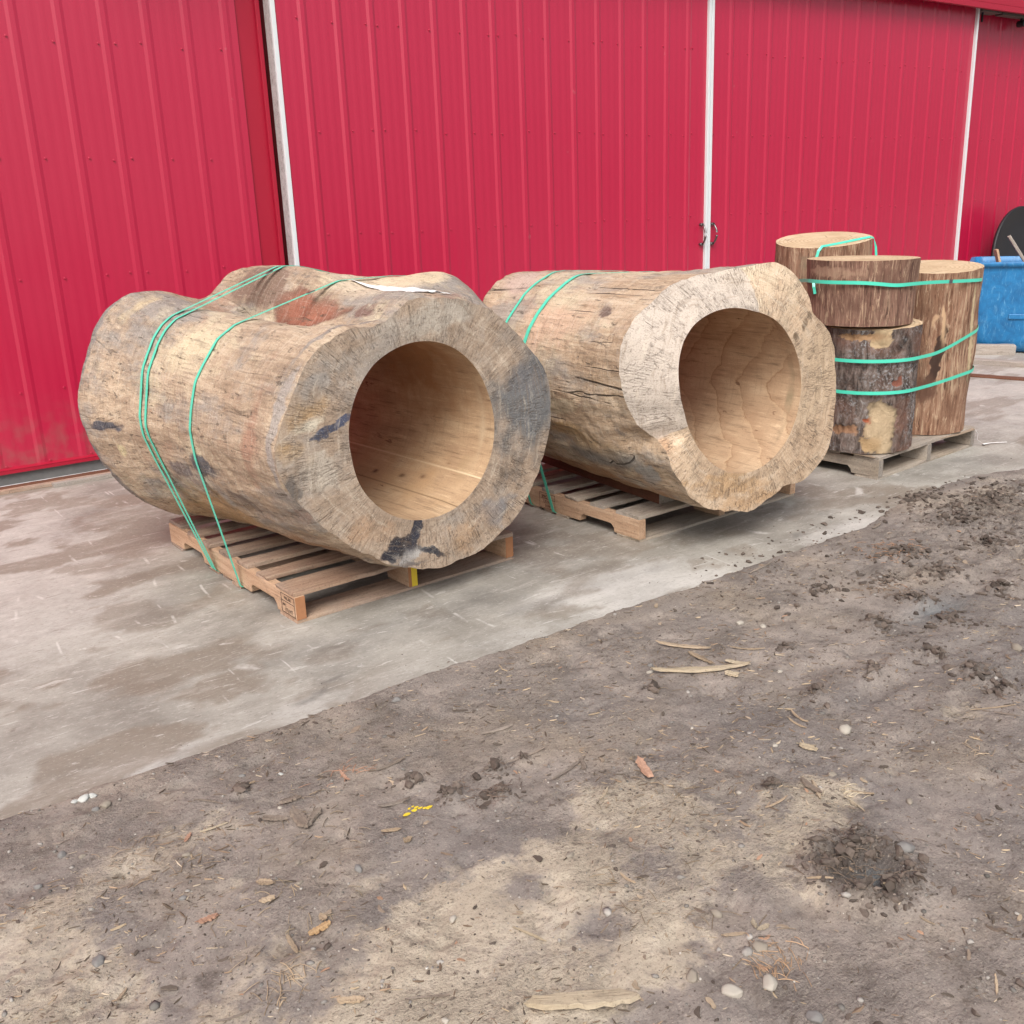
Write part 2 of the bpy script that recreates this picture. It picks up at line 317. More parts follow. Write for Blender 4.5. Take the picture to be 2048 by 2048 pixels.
M['dun'] = mat_board('reddish_timber', (.13, .055, .032), (.18, .08, .045), (.075, .03, .02), .4, .05)
M['greywood'] = mat_board('weathered_grey_timber', (.30, .26, .22), (.40, .36, .32), (.17, .14, .115), .4, .7)
M['core'] = mat_board('door_edge_timber', (.34, .325, .33), (.44, .425, .43), (.22, .21, .21), .3, .4)
M['card'] = mat_plain('brown_cardboard', (.34, .26, .19), .9, var=.25, sc=18)
ST1 = [(.34, (.20, .14, .10)), (.45, (.36, .265, .185)), (.53, (.48, .365, .26)), (.64, (.57, .46, .34))]
M['side1'] = mat_log_side('debarked_log_side_grey', ST1, crack=.25)
ST2 = [(.34, (.26, .18, .12)), (.45, (.42, .30, .20)), (.54, (.55, .42, .30)), (.66, (.63, .52, .40))]
M['side2'] = mat_log_side('debarked_log_side_pink', ST2, grey=(.33, .30, .27), red=(.42, .26, .19), crack=1.0)
M['face1'] = mat_face('weathered_end_grain', [(.34, (.22, .16, .115)), (.46, (.35, .265, .195)), (.56, (.43, .34, .26)), (.68, (.50, .42, .33))], 1., .55, .6)
M['face2'] = mat_face('fresh_end_grain', [(.34, (.38, .265, .17)), (.46, (.50, .365, .25)), (.56, (.58, .445, .315)), (.68, (.65, .53, .40))], 1., .05, .8)
M['bore1'] = mat_bore('bored_wood_brown', (.32, .20, .12), (.47, .325, .20), (.59, .445, .29), False)
M['bore2'] = mat_bore('bored_wood_tan', (.37, .245, .155), (.48, .335, .215), (.57, .425, .285), True)
M['strip1'] = mat_stripped('stripped_block_side_red', (.20, .105, .075), (.31, .18, .13), (.50, .35, .24), (.085, .045, .032))
M['strip2'] = mat_stripped('stripped_block_side_brown', (.25, .13, .08), (.37, .22, .145), (.56, .41, .28), (.10, .045, .028))
M['bark'] = mat_bark(); M['top'] = mat_cut_top()

# ------------------------------------------------------------------ ground: mud yard + concrete slab
SAND = [[[1.31, 1.721], [1.401, 1.734], [1.526, 1.647], [1.57, 1.567], [1.586, 1.497], [1.636, 1.429], [1.719, 1.361], [1.865, 1.357], [1.917, 1.271], [1.822, 1.251], [1.664, 1.201], [1.546, 1.203], [1.511, 1.082], [1.447, 1.083], [1.43, 1.187], [1.345, 1.193], [1.239, 1.162], [1.127, 1.079], [1.044, 1.112], [0.94, 1.091], [0.733, 0.937], [0.393, 1.199], [0.567, 1.471], [0.708, 1.601], [0.828, 1.646], [0.949, 1.636], [1.076, 1.626], [1.17, 1.598], [1.269, 1.593]], [[-0.066, 2.12], [0.118, 2.108], [0.222, 2.129], [0.389, 2.153], [0.575, 2.18], [0.638, 2.182], [0.713, 2.207], [0.744, 2.153], [0.636, 2.078], [0.502, 2.039], [0.39, 2.038], [0.292, 1.99], [0.297, 1.889], [0.352, 1.738], [0.205, 1.344], [-0.115, 1.59]], [[0.3, 1.517], [0.37, 1.673], [0.453, 1.711], [0.571, 1.69], [0.624, 1.612], [0.609, 1.536], [0.494, 1.511], [0.433, 1.413]], [[0.557, 1.995], [0.615, 1.903], [0.565, 1.835], [0.51, 1.899]], [[0.766, 1.76], [0.861, 1.706], [0.802, 1.645], [0.736, 1.678]], [[2.427, 1.398], [2.529, 1.352], [2.479, 1.279], [2.374, 1.276], [2.371, 1.332]], [[1.998, 1.307], [2.162, 1.331], [2.221, 1.282], [2.105, 1.25], [1.959, 1.251]], [[1.982, 1.513], [2.153, 1.513], [2.285, 1.478], [2.084, 1.429]], [[3.249, 1.856], [3.353, 1.638], [2.96, 1.427], [3.001, 1.597]]]
SANDW = [1, .75, .8, .6, .6, .6, .5, .3, .35]
DARK = [(1.048, 1.492, 0.043, 1), (1.096, 1.294, 0.051, 1), (1.304, 1.375, 0.066, 0.8), (1.531, 1.357, 0.081, 0.6), (0.394, 1.646, 0.043, 1.3), (1.31, 1.50, .05, .5)]
CLOD = [(1.698, 1.127, 0.078), (1.594, 1.12, 0.043), (1.666, 0.999, 0.053), (1.583, 1.024, 0.062), (3.459, 2.18, 0.141), (3.36, 1.965, 0.114), (3.177, 2.056, 0.075), (3.072, 1.882, 0.071), (4.047, 2.274, 0.199), (4.424, 2.35, 0.211), (4.194, 2.563, 0.142), (3.815, 2.027, 0.123), (3.003, 1.705, 0.085), (2.792, 1.83, 0.068), (2.685, 1.429, 0.06), (2.449, 1.627, 0.045), (2.65, 1.332, 0.058), (2.22, 1.65, 0.044), (2.901, 2.161, 0.055), (1.875, 1.98, 0.037), (2.396, 1.906, 0.048), (1.261, 1.91, 0.039), (1.107, 1.886, 0.05), (1.204, 1.807, 0.05), (1.35, 1.9, 0.026), (1.744, 1.397, 0.037), (0.701, 2.245, 0.025), (1.064, 2.009, 0.038), (3.381, 1.741, 0.073), (2.72, 1.582, 0.063)]
def warp2(p, q, seed, amp, fr):
    return p+(fbm(p*fr+31, q*fr+17, seed, 4, .6)-.5)*2*amp, q+(fbm(p*fr+7, q*fr+53, seed+3, 4, .6)-.5)*2*amp
def poly_sd(x, y, poly):
    P = np.array(poly); n = len(P); d = np.full(x.shape, 1e9); ins = np.zeros(x.shape, bool)
    for i in range(n):
        a = P[i]; b = P[(i+1) % n]; e = b-a; w0 = x-a[0]; w1 = y-a[1]
        t = np.clip((w0*e[0]+w1*e[1])/(e@e), 0, 1); d = np.minimum(d, np.hypot(w0-t*e[0], w1-t*e[1]))
        c = ((a[1] > y) != (b[1] > y)); xx = (b[0]-a[0])*(y-a[1])/((b[1]-a[1])+1e-12)+a[0]; ins ^= c & (x < xx)
    return np.where(ins, d, -d)
def clod_mask(x, y):
    m = np.zeros(x.shape)
    for cx, cy, r in CLOD:
        m = np.maximum(m, np.exp(-(((x-cx)**2+((y-cy)*1.0)**2)/(r*.8)**2)))
    m = np.maximum(m, .75*sstep(3.2, 4.2, x)*sstep(2.75, 2.3, y)*sstep(1.3, 1.9, y))
    return m
CR = (1.647, 1.075)
def mud_height(x, y):
    h = (fbm(x*1.1, y*1.1, 3, 3)-.5)*.020+(fbm(x*7, y*7, 5, 5, .62)-.5)*.019-np.clip(.42-fbm(x*11+3, y*11, 15, 4, .6), 0, 1)*.05
    cm = clod_mask(x, y)
    rn = fbm(x*16, y*16, 9, 4, .6)
    h = h+cm*(np.abs(rn-.5)*2*-.060+.026+(fbm(x*40, y*40, 12, 3, .7)-.5)*.026)
    d = np.hypot((x-CR[0])/1.0, (y-CR[1])/1.0)
    h = h+.020*np.exp(-((d-.105)/.035)**2)*(.4+1.2*fbm(x*30, y*30, 21, 3))-.018*np.exp(-(d/.07)**2)
    xw, yw = warp2(x, y, 88, .09, 2.2); y0_ = y; x0_ = x
    for k in range(3):      # wheel ruts in the wetter mud on the right
        yy = yw-(1.32+.21*k+.10*(xw-2.4)); h = h+(-.011*np.exp(-(yy/.04)**2)+.009*np.exp(-((yy-.065)/.03)**2))*sstep(1.9, 2.5, x)*sstep(2.3, 2.0, y)*(.0+1.6*vnoise(x*9, y*9, 40+k))
    # slab side: fall under the slab edge, spill over it on the right
    edge = 2.503+(fbm(x*3.1, x*0+1.7, 31, 3)-.5)*.030+(fbm(x*17, x*0+2.2, 33, 3)-.5)*.030
    edge = edge+.15*sstep(3.55, 4.3, x)*(1-.9*sstep(4.7, 5.2, x))+.1*sstep(5.2, 6, x)*np.sin(x*2.1)
    h = h-.001+.004*sstep(.5, .0, edge-y)
    h = np.where(y > edge-.12, h*sstep(0, .12, np.maximum(edge-y, 0))*.8+.003, h)
    h = h-(sstep(-.015, .06, y-edge))*.07
    return h
def axis(parts):
    out = []
    for a, b, st in parts: out += list(np.arange(a, b-1e-9, st))
    return np.array(out+[parts[-1][1]])
gx = axis([(-120, -20, 25), (-20, -4, 4), (-4, -.8, .4), (-.8, -.1, .03), (-.1, 2.4, .0095), (2.4, 5.2, .0125), (5.2, 6, .03), (6, 9, .1), (9, 20, 1.0), (20, 120, 25)])
gy = axis([(-120, -20, 25), (-20, -3, 3), (-3, .3, .3), (.3, .75, .025), (.75, 2.9, .0095), (2.9, 4, .3), (4, 10, 2), (10, 130, 30)])
GX, GY = np.meshgrid(gx, gy); GZ = mud_height(GX, GY); GZ = np.where(GY > 2.95, -.07, GZ)
wob = (fbm(GX*5, GY*5, 51, 5, .6)-.5)*.34+(fbm(GX*20, GY*20, 52, 5, .7)-.5)*.24
sand = np.zeros(GX.shape)
for poly, w in zip(SAND, SANDW): sand = np.maximum(sand, w*sstep(-.05, .07, poly_sd(GX, GY, poly)+wob*.6)*(.72+.5*(fbm(GX*9, GY*9, 53, 4)-.2)))
for cx, cy, r, w in DARK: sand = sand*(1-min(w, 1)*np.exp(-((GX-cx)**2+(GY-cy)**2)/(r*1.15)**2))
far = fbm(GX*.9, GY*.9, 77, 4); sand = np.where((GX > 6) | (GY < .6) | (GX < -.3), np.maximum(sand, .6*sstep(.52, .66, far)), sand)
DWX, DWY = warp2(GX, GY, 41, .035, 14)
dk = np.zeros(GX.shape)
for cx, cy, r, w in DARK: dk = np.maximum(dk, min(w, 1.)*np.exp(-((DWX-cx)**2+(DWY-cy)**2)/(r*.9)**2)*(.8 if w > 1 else .4))
dcr = np.hypot(GX-CR[0], GY-CR[1]); wet = np.maximum(.7*clod_mask(GX, GY), np.exp(-(dcr/.13)**4))
wet = np.clip(np.maximum(wet, .9*dk)+.25*(fbm(GX*3, GY*3, 61, 3)-.5), 0, 1)
pud = np.exp(-(((GX-1.655)/.035)**2+((GY-1.055)/.028)**2))+.8*np.exp(-(((GX-3.05)/.16)**2+((GY-1.78)/.06)**2))
def mat_mud():
    t = NT('muddy_yard_ground'); v = t.obj
    sd = t.attr('sand', 'Fac'); wt = t.attr('wet', 'Fac'); pu = t.attr('pud', 'Fac')
    n1 = t.noise(v, 7, 6, .62); n2 = t.noise(v, 45, 5, .65); n3 = t.noise(v, 190, 3, .6); n4 = t.noise(v, 2.2, 4)
    mud = t.ramp(n1, [(.32, (.15, .125, .108)), (.5, (.225, .192, .170)), (.68, (.295, .252, .220))])
    mud = t.mix(mud, (.32, .26, .195), t.ramp(n4, [(.50, 0.), (.68, .55)])); mud = t.mix(mud, (.175, .155, .145), t.ramp(t.noise(t.map(v, loc=(3, 6, 1)), 1.7, 4), [(.48, 0.), (.64, .8)]))
    snd = t.ramp(n1, [(.3, (.32, .27, .21)), (.5, (.40, .34, .265)), (.7, (.47, .405, .325))])
    k = t.ramp(t.math('ADD', sd, t.math('MULTIPLY', t.math('SUBTRACT', n2, .5), 1.5)), [(.22, 0.), (.78, 1.)]); k = t.math('MULTIPLY', k, t.math('MINIMUM', t.math('MULTIPLY', sd, 3.), 1.))
    col = t.mix(mud, snd, k)
    col = t.mix(col, (.058, .046, .040), t.math('MULTIPLY', t.ramp(t.math('ADD', wt, t.math('MULTIPLY', t.math('SUBTRACT', n2, .5), .8)), [(.35, 0.), (.8, .85)]), .9))
    col = t.mix(col, (.075, .055, .042), t.ramp(n2, [(.57, 0.), (.70, .6)])); col = t.mix(col, (.42, .37, .31), t.ramp(n3, [(.60, 0.), (.70, .55)])); col = t.mix(col, (.05, .038, .03), t.ramp(n3, [(.30, .65), (.42, 0.)]))
    n5 = t.noise(t.map(v, (1, 2.6, 1), (0, 0, R(25))), 60, 5, .7, .6); col = t.mix(col, (.065, .05, .04), t.ramp(n5, [(.60, 0.), (.68, .6)])); col = t.mix(col, (.38, .32, .25), t.ramp(n5, [(.30, .45), (.38, 0.)]))
    col = t.mix(col, (.13, .15, .16), t.math('MULTIPLY', pu, .8))
    ro = t.ramp(n1, [(.35, .70), (.6, .92)]); ro = t.mix(ro, (.12, .12, .12), t.math('MULTIPLY', pu, .9))
    gm = t.ramp(t.noise(t.map(v, loc=(9, 4, 2)), 3.2, 5, .6), [(.42, .25), (.58, 1.)])
    n8 = t.noise(t.map(v, (1, 1.7, 1)), 24, 7, .72, .3); col = t.mix(col, (.085, .068, .056), t.math('MULTIPLY', gm, t.ramp(n8, [(.54, 0.), (.66, .55)]))); col = t.mix(col, (.36, .31, .25), t.math('MULTIPLY', gm, t.ramp(n8, [(.32, .4), (.44, 0.)])))
    h = t.math('ADD', t.math('ADD', t.math('MULTIPLY', n2, .8), t.math('MULTIPLY', n3, .45)), t.math('MULTIPLY', n5, .5)); h = t.math('MULTIPLY', h, gm)
    return t.fin(col, ro, t.bump(h, 1., .011), .4)
ground = mesh_obj('ground', np.stack([GX.ravel(), GY.ravel(), GZ.ravel()], 1), grid_faces(len(gy), len(gx)), mat_mud(), None, True,
                  {'sand': sand.ravel(), 'wet': wet.ravel(), 'pud': np.clip(pud, 0, 1).ravel()})
tag(ground, kind='structure')
def mat_slab():
    t = NT('worn_concrete'); v = t.obj
    tn = t.attr('tone', 'Fac'); br = t.attr('brown', 'Fac'); pl = t.attr('pale', 'Fac')
    n1 = t.noise(v, 2.6, 6, .6, .5); n2 = t.noise(v, 22, 5, .6); n3 = t.noise(v, 160, 3)
    col = t.ramp(n1, [(.32, (.215, .20, .175)), (.5, (.305, .287, .255)), (.68, (.395, .375, .335))])
    col = t.mix(col, (.55, .53, .505), t.ramp(t.math('ADD', pl, t.math('MULTIPLY', t.math('SUBTRACT', n2, .5), .7)), [(.2, 0.), (.9, .8)]))
    col = t.mix(col, (.20, .165, .13), t.ramp(t.math('ADD', br, t.math('MULTIPLY', t.math('SUBTRACT', n2, .5), .5)), [(.3, 0.), (.9, .75)]))
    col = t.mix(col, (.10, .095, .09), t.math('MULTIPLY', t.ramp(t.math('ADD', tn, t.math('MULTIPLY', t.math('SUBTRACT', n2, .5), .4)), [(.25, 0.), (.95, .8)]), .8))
    st = t.noise(t.map(v, (1.6, 5, 1), (0, 0, R(8)), (1, 3, 0)), 2.2, 8, .72, .3); col = t.mix(col, (.56, .53, .49), t.ramp(st, [(.52, 0.), (.70, .35)]))
    st2 = t.noise(t.map(v, (1.6, 4, 1), (0, 0, R(-10)), (5, 1, 0)), 2.6, 8, .72, .3); col = t.mix(col, (.17, .145, .12), t.ramp(st2, [(.54, 0.), (.72, .35)]))
    for k, (rot, sc, th) in enumerate([(9, 3.5, .012), (-28, 2.8, .010)]):      # scrape marks
        w = t.map(v, (1, .10, 1), (0, 0, R(rot)), (k*3, k, 0)); w = t.vadd(w, t.map(t.noise(v, 3, 2, out=1), (.03, .03, 0)))
        e = t.ramp(t.vor(w, sc, 'DISTANCE_TO_EDGE'), [(th*.4, 1.), (th, 0.)]); e = t.math('MULTIPLY', e, t.ramp(t.noise(t.map(v, loc=(k, k*2, 0)), 5, 4), [(.58, 0.), (.66, .6)]))
        col = t.mix(col, (.60, .58, .55), e)
    col = t.mix(col, (.12, .10, .085), t.ramp(n2, [(.66, 0.), (.76, .5)])); col = t.mix(col, (.14, .12, .10), t.ramp(n3, [(.66, 0.), (.76, .45)]))
    n6 = t.noise(t.map(v, (1, 1.8, 1)), 55, 6, .75); col = t.mix(col, (.15, .13, .11), t.ramp(n6, [(.55, 0.), (.68, .6)])); col = t.mix(col, (.60, .57, .53), t.ramp(n6, [(.32, .5), (.43, 0.)]))
    n7 = t.noise(t.map(v, (.5, 2.4, 1), (0, 0, R(15))), 16, 6, .72, .8); col = t.mix(col, (.62, .60, .57), t.ramp(n7, [(.60, 0.), (.66, .5)])); col = t.mix(col, (.16, .14, .12), t.ramp(n7, [(.32, .5), (.40, 0.)]))
    return t.fin(col, t.ramp(n1, [(.3, .62), (.7, .88)]), t.bump(t.math('ADD', n2, t.math('MULTIPLY', n6, .5)), .4, .004), .4)
sx_ = axis([(-30, -2, 2), (-2, 6, .028), (6, 12, .1), (12, 60, 6)]); sy_ = axis([(2.47, 6.2, .028)])
SX, SY = np.meshgrid(sx_, sy_)
tone = np.zeros(SX.shape)  # broad patches are painted shade round and under pallets; small ones are stains
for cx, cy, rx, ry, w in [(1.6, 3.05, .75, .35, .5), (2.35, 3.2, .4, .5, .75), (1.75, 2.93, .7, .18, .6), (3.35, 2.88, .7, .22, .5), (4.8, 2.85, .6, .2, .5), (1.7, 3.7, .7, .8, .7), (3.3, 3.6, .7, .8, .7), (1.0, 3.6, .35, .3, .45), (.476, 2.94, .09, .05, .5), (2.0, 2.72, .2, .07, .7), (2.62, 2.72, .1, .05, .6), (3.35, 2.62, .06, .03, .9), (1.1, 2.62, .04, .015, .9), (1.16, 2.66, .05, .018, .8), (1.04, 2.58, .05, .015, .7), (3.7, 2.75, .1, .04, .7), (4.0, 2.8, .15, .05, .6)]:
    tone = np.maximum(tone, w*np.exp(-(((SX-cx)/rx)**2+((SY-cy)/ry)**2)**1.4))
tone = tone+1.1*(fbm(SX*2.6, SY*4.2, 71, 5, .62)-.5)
brown = 1.*sstep(.48, .62, fbm(SX*2.2, SY*4.2, 73, 5, .6))*sstep(1.8, .8, SX)+.75*sstep(.50, .64, fbm(SX*2.4, SY*4.2, 75, 5, .6))+.4*sstep(3.6, 4.6, SX)*sstep(3.1, 2.6, SY)
pale = .75*np.exp(-((SY-2.54)/.10)**2)*sstep(.2, .8, fbm(SX*2, SY*2, 78, 3))+.55*sstep(1.3, .7, SX)*sstep(2.9, 3.8, SY)+.75*np.exp(-(((SX-2.35)/.45)**2+((SY-2.74)/.13)**2)**2)+.5*sstep(4.6, 6.5, SX)
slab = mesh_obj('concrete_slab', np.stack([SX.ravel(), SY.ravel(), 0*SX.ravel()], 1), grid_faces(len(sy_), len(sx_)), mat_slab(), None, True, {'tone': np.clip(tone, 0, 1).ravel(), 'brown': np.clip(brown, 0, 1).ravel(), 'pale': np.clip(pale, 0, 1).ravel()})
tag(slab, kind='structure')

# ------------------------------------------------------------------ the red barn
YD, YW = 5.975, 6.095            # door plane, wall plane
barn = empty('red_barn', (6, YW, 0)); tag(barn, 'long red metal sided barn with big sliding doors edged in white', 'barn')
def rib_sheet(x0, x1, z0, z1, y, rx0, dk=1.):
    """corrugated siding: 9 inch major ribs, two faint minor ribs between"""
    pts = [(x0, 0.)]; k0 = int(math.floor((x0-rx0)/.2286))-1
    for k in range(k0, k0+200):
        c = rx0+k*.2286
        for dx, d in [(-.030, 0), (-.012, .0068), (.012, .0068), (.030, 0), (.062, 0), (.078, .0008), (.092, .0008), (.108, 0), (.122, 0), (.138, .0008), (.152, .0008), (.168, 0)]:
            if x0+.004 < c+dx < x1-.004: pts.append((c+dx, d))
    pts.append((x1, 0.)); pts.sort()
    zs = [z0, (z0+z1)/2, z1]
    V = [(x, y-d*dk, z) for z in zs for x, d in pts]
    return V, grid_faces(len(zs), len(pts)), None
def screw(mb, x, y, z, r=.0048):
    n = 6; V = []; 
    for (rr, d) in ((r*1.45, .0), (r*1.45, .002), (r, .0025), (r, .008)):
        for k in range(n): V.append((x+rr*math.cos(k*math.pi/3), y-d, z+rr*math.sin(k*math.pi/3)))
    F = [(i*n+k, i*n+(k+1) % n, (i+1)*n+(k+1) % n, (i+1)*n+k) for i in range(3) for k in range(n)]+[tuple(reversed(range(3*n, 4*n)))]
    mb.add(V, [tuple(reversed(f)) for f in F])
def siding(name, x0, x1, z0, z1, y, rx0, rows, side=1, parent=barn, label=None):
    V, F, _ = rib_sheet(x0, x1, z0, z1, y, rx0, .6 if x0 < 0 else 1.)
    mb = MB(); mb.add(V, F)
    k0 = int(math.floor((x0-rx0)/.2286))
    for zi, (z, off) in enumerate(rows):
        for k in range(k0, k0+80):
            x = rx0+k*.2286+off
            if x0+.03 < x < x1-.03: screw(mb, x, y-.0003, z+random.uniform(-.012, .012))
            if k % 4 == 2 and x0+.03 < x-2*off < x1-.03: screw(mb, rx0+k*.2286-off, y-.0003, z+random.uniform(-.01, .01))
    o = mb.obj(name, M['red'], parent); o.matrix_parent_inverse = Matrix.Translation(-Vector(parent.location)) if parent is barn else Matrix()
    if label: o['label'] = label
    return o
def bchild(mb, name, mat, parent=barn, **k):
    o = mb.obj(name, mat, parent, **k); w = parent
    o.matrix_parent_inverse = Matrix.Translation(-Vector(barn.location)); return o
rows = [(2.50, -.04), (1.885, .045), (1.27, .045), (.66, .045), (.12, .045)]
lrows = [(2.33, -.045), (1.73, .05), (1.11, .05), (.5, -.05), (.10, .04)]
siding('wall_panel', -14, 2.47, .088, 3.4, YW, 1.26, lrows)
siding('wall_panel', 9.80, 24, .06, 3.4, YW, 10.15, rows)
d1 = siding('sliding_door', 2.665, 6.235, .05, 3.12, YD, 2.834, rows)
d2 = siding('sliding_door', 6.285, 9.915, .05, 3.12, YD, 6.509, rows)
Zb = Matrix.Translation(-Vector(barn.location))
def box_part(name, mat, parent, *b, bev=.002):
    mb = MB(); mb.box(*b); o = mb.obj(name, mat, parent); o.matrix_parent_inverse = Zb if parent is barn else Matrix()
    if bev: bevel(o, bev)
    return o
box_part('door_core', M['core'], d1, 2.632, 6.232, YD+.014, YD+.088, .05, 3.12)
box_part('edge_trim', M['white_trim'], d1, 2.634, 2.662, YD-.010, YD+.010, .05, 3.12)
box_part('edge_trim', M['white_trim'], d1, 6.233, 6.259, YD-.024, YD+.010, .05, 3.12)
box_part('door_core', M['core'], d2, 6.275, 9.930, YD+.014, YD+.088, .05, 3.12)
box_part('edge_trim', M['white_trim'], d2, 6.264, 6.290, YD-.024, YD+.010, .05, 3.12)
box_part('edge_trim', M['white_trim'], d2, 9.915, 9.941, YD-.028, YD+.012, .05, 3.12)
box_part('weather_strip', M['slit'], d2, 6.2595, 6.2635, YD-.016, YD+.02, .05, 3.12, bev=0)
for dd, hx, s in ((d1, 6.198, -1), (d2, 6.322, 1)):
    z0, z1 = 1.045, 1.200; P = []
    for k in range(17):
        q = k/16; P.append((hx+.004*s*math.sin(q*math.pi), YD-.022-.040*math.sin(q*math.pi)**.6, z0+(z1-z0)*q))
    V, F = tube(P, [.006+.003*math.sin(k/16*math.pi) for k in range(17)], 10)
    mb = MB(); mb.add(V, F); mb.obj('door_handle', M['steel'], dd, smooth=True)
    for z in (z0, z1):
        n = 16; mb = MB(); V = [(hx+.021*math.cos(a)*q, YD-d, z+.012*math.sin(a)*q) for d, q in ((.001, 1), (.022, 1), (.026, .75)) for a in np.linspace(0, 2*math.pi, n, endpoint=False)]
        mb.add(V, [tuple(reversed(f)) for f in grid_faces(3, n, True)]+[tuple(range(2*n, 3*n))]); mb.obj('handle_plate', M['steel'], dd, smooth=False)
# left wall end: recessed flat strip, corner trim, backing behind the doors, gap shade put into its colour
box_part('corner_trim', M['red_trim'], barn, 2.47, 2.602, YW+.012, YW+.03, .07, 3.4)
box_part('corner_trim', M['red_trim'], barn, 2.590, 2.616, YW-.016, YW+.004, .07, 3.4)
box_part('gap_backing', M['dark_red'], barn, 2.604, 9.86, YW+.04, YW+.06, .02, 3.4)
box_part('foundation', M['foundation'], barn, -14, 2.60, YW+.004, YW+.35, -.08, .087)
box_part('foundation', M['foundation'], barn, 2.60, 24, YW+.008, YW+.35, -.08, .05)
box_part('base_trim', M['red_trim'], barn, -14, 2.56, YW-.022, YW+.003, .066, .087, bev=.001)
mb = MB(); mb.add([(-14, YW-.024, .0885), (2.47, YW-.024, .0885), (2.47, YW+.002, .100), (-14, YW+.002, .100)], [(0, 1, 2, 3)])
o = bchild(mb, 'drip_edge', M['red_trim'])
# header: track, fascia, upper wall, soffit trim
box_part('door_track', M['galv'], barn, 2.2, 13.5, YD+.005, YD+.075, 3.02+.11, 3.19)
box_part('track_cover', M['galv'], barn, 9.97, 10.30, YD-.045, YD+.085, 3.035, 3.12)
box_part('track_rail', M['galv'], barn, 10.36, 13.4, YD-.02, YD+.06, 3.03, 3.10)
V, F = tube([(10.78, YD-.02, 2.98), (10.78, YD+.05, 2.98)], .03, 14); mb = MB(); mb.add(V, F); mb.box(10.765, 10.795, YD+.0, YD+.02, 2.98, 3.05)
bchild(mb, 'track_roller', M['black'], smooth=False)
mb = MB(); mb.box(10.04, 10.055, YD-.0, YD+.015, 2.95, 3.05); bchild(mb, 'hanger_rod', M['black'])
box_part('canopy_trim', M['red_trim'], barn, 1.5, 14, YD-.135, YD-.10, 3.035, 3.085)
box_part('canopy_trim', M['red_trim'], barn, 1.5, 14, YD-.128, YD+.12, 3.088, 3.20)
V, F, _ = rib_sheet(-14, 24, 3.2, 5.0, YW-.16, 1.26); mb = MB(); mb.add(V, F); bchild(mb, 'upper_siding', M['red'])
mb = MB(); mb.box(-14, 1.5, YW-.16, YW+.02, 3.19, 3.2); bchild(mb, 'soffit', M['red_trim'])
mb = MB(); mb.box(-14, -13.9, YW+.06, YW+18, -.05, 5.0); mb.box(23.9, 24, YW+.06, YW+18, -.05, 5.0); mb.box(-14, 24, YW+17.9, YW+18, -.05, 5.0)
mb.add([(-14.001, YW, 5), (-14.001, YW+18, 5), (-14.001, YW+9, 7.6), (24.001, YW, 5), (24.001, YW+18, 5), (24.001, YW+9, 7.6)], [(0, 2, 1), (3, 4, 5)])
bchild(mb, 'outer_wall', M['red'])
mb = MB(); mb.add([(-14.3, YW-.5, 4.86), (24.3, YW-.5, 4.86), (24.3, YW+9, 7.65), (-14.3, YW+9, 7.65), (24.3, YW+18.5, 4.86), (-14.3, YW+18.5, 4.86)], [(0, 1, 2, 3), (3, 2, 4, 5)])
o = bchild(mb, 'roof', M['roof']); sm = o.modifiers.new('thickness', 'SOLIDIFY'); sm.thickness = .08

# ------------------------------------------------------------------ boards and pallets
def board(name, L, Wd, T, mat, parent, x, y, z, along='x', seed=0, rough=.002, rz=0):
    """plank with worn edges; length along local X"""
    rs = np.random.RandomState(seed+5); n = max(6, int(L/.06)); xs = np.linspace(-L/2, L/2, n)
    prof = [(-.5, -.5), (-.5, .40), (-.46, .5), (.46, .5), (.5, .40), (.5, -.5)]
    e1 = np.cumsum(rs.randn(n))*.0004+rs.randn(n)*rough*.35; e2 = np.cumsum(rs.randn(n))*.0004+rs.randn(n)*rough*.35; tz = rs.randn(n)*rough*.2
    V = []
    for i, xx in enumerate(xs):
        for a, b in prof:
            yy = a*Wd+(e1[i] if a < 0 else e2[i]); V.append((xx+(rs.randn()*rough*.8 if i in (0, n-1) else 0), yy, b*T+(tz[i] if b > 0 else 0)))
    m_ = len(prof); F = [f for f in grid_faces(n, m_, True)]
    F += [tuple(range(m_)), tuple(reversed(range((n-1)*m_, n*m_)))]
    F = [tuple(reversed(f)) for f in F]
    o = mesh_obj(name, V, F, mat, parent, False); o.location = (x, y, z); o.rotation_euler = (0, 0, (math.pi/2 if along == 'y' else 0)+rz)
    return o
def stringer(L, Hs, T, mat, parent, x, y0, z, notch=True):
    """notched runner, drawn in the X-Z plane and turned to run along Y"""
    pts = [(0, 0)]
    d = .036
    if notch:
        for a in (.155, L-.155-.23):
            pts += [(a, 0), (a+.004, d*.55), (a+.022, d), (a+.208, d), (a+.226, d*.55), (a+.23, 0)]
    pts += [(L, 0), (L, Hs), (0, Hs)]
    n = len(pts); V = [(px, -T/2, pz) for px, pz in pts]+[(px, T/2, pz) for px, pz in pts]
    F = [tuple(range(n)), tuple(reversed(range(n, 2*n)))]+[(i, i+n, (i+1) % n+n, (i+1) % n) for i in range(n)]
    o = mesh_obj('stringer', V, F, mat, parent, False); o.location = (x, y0, z); o.rotation_euler = (0, 0, math.pi/2); bevel(o, .0025)
    return o
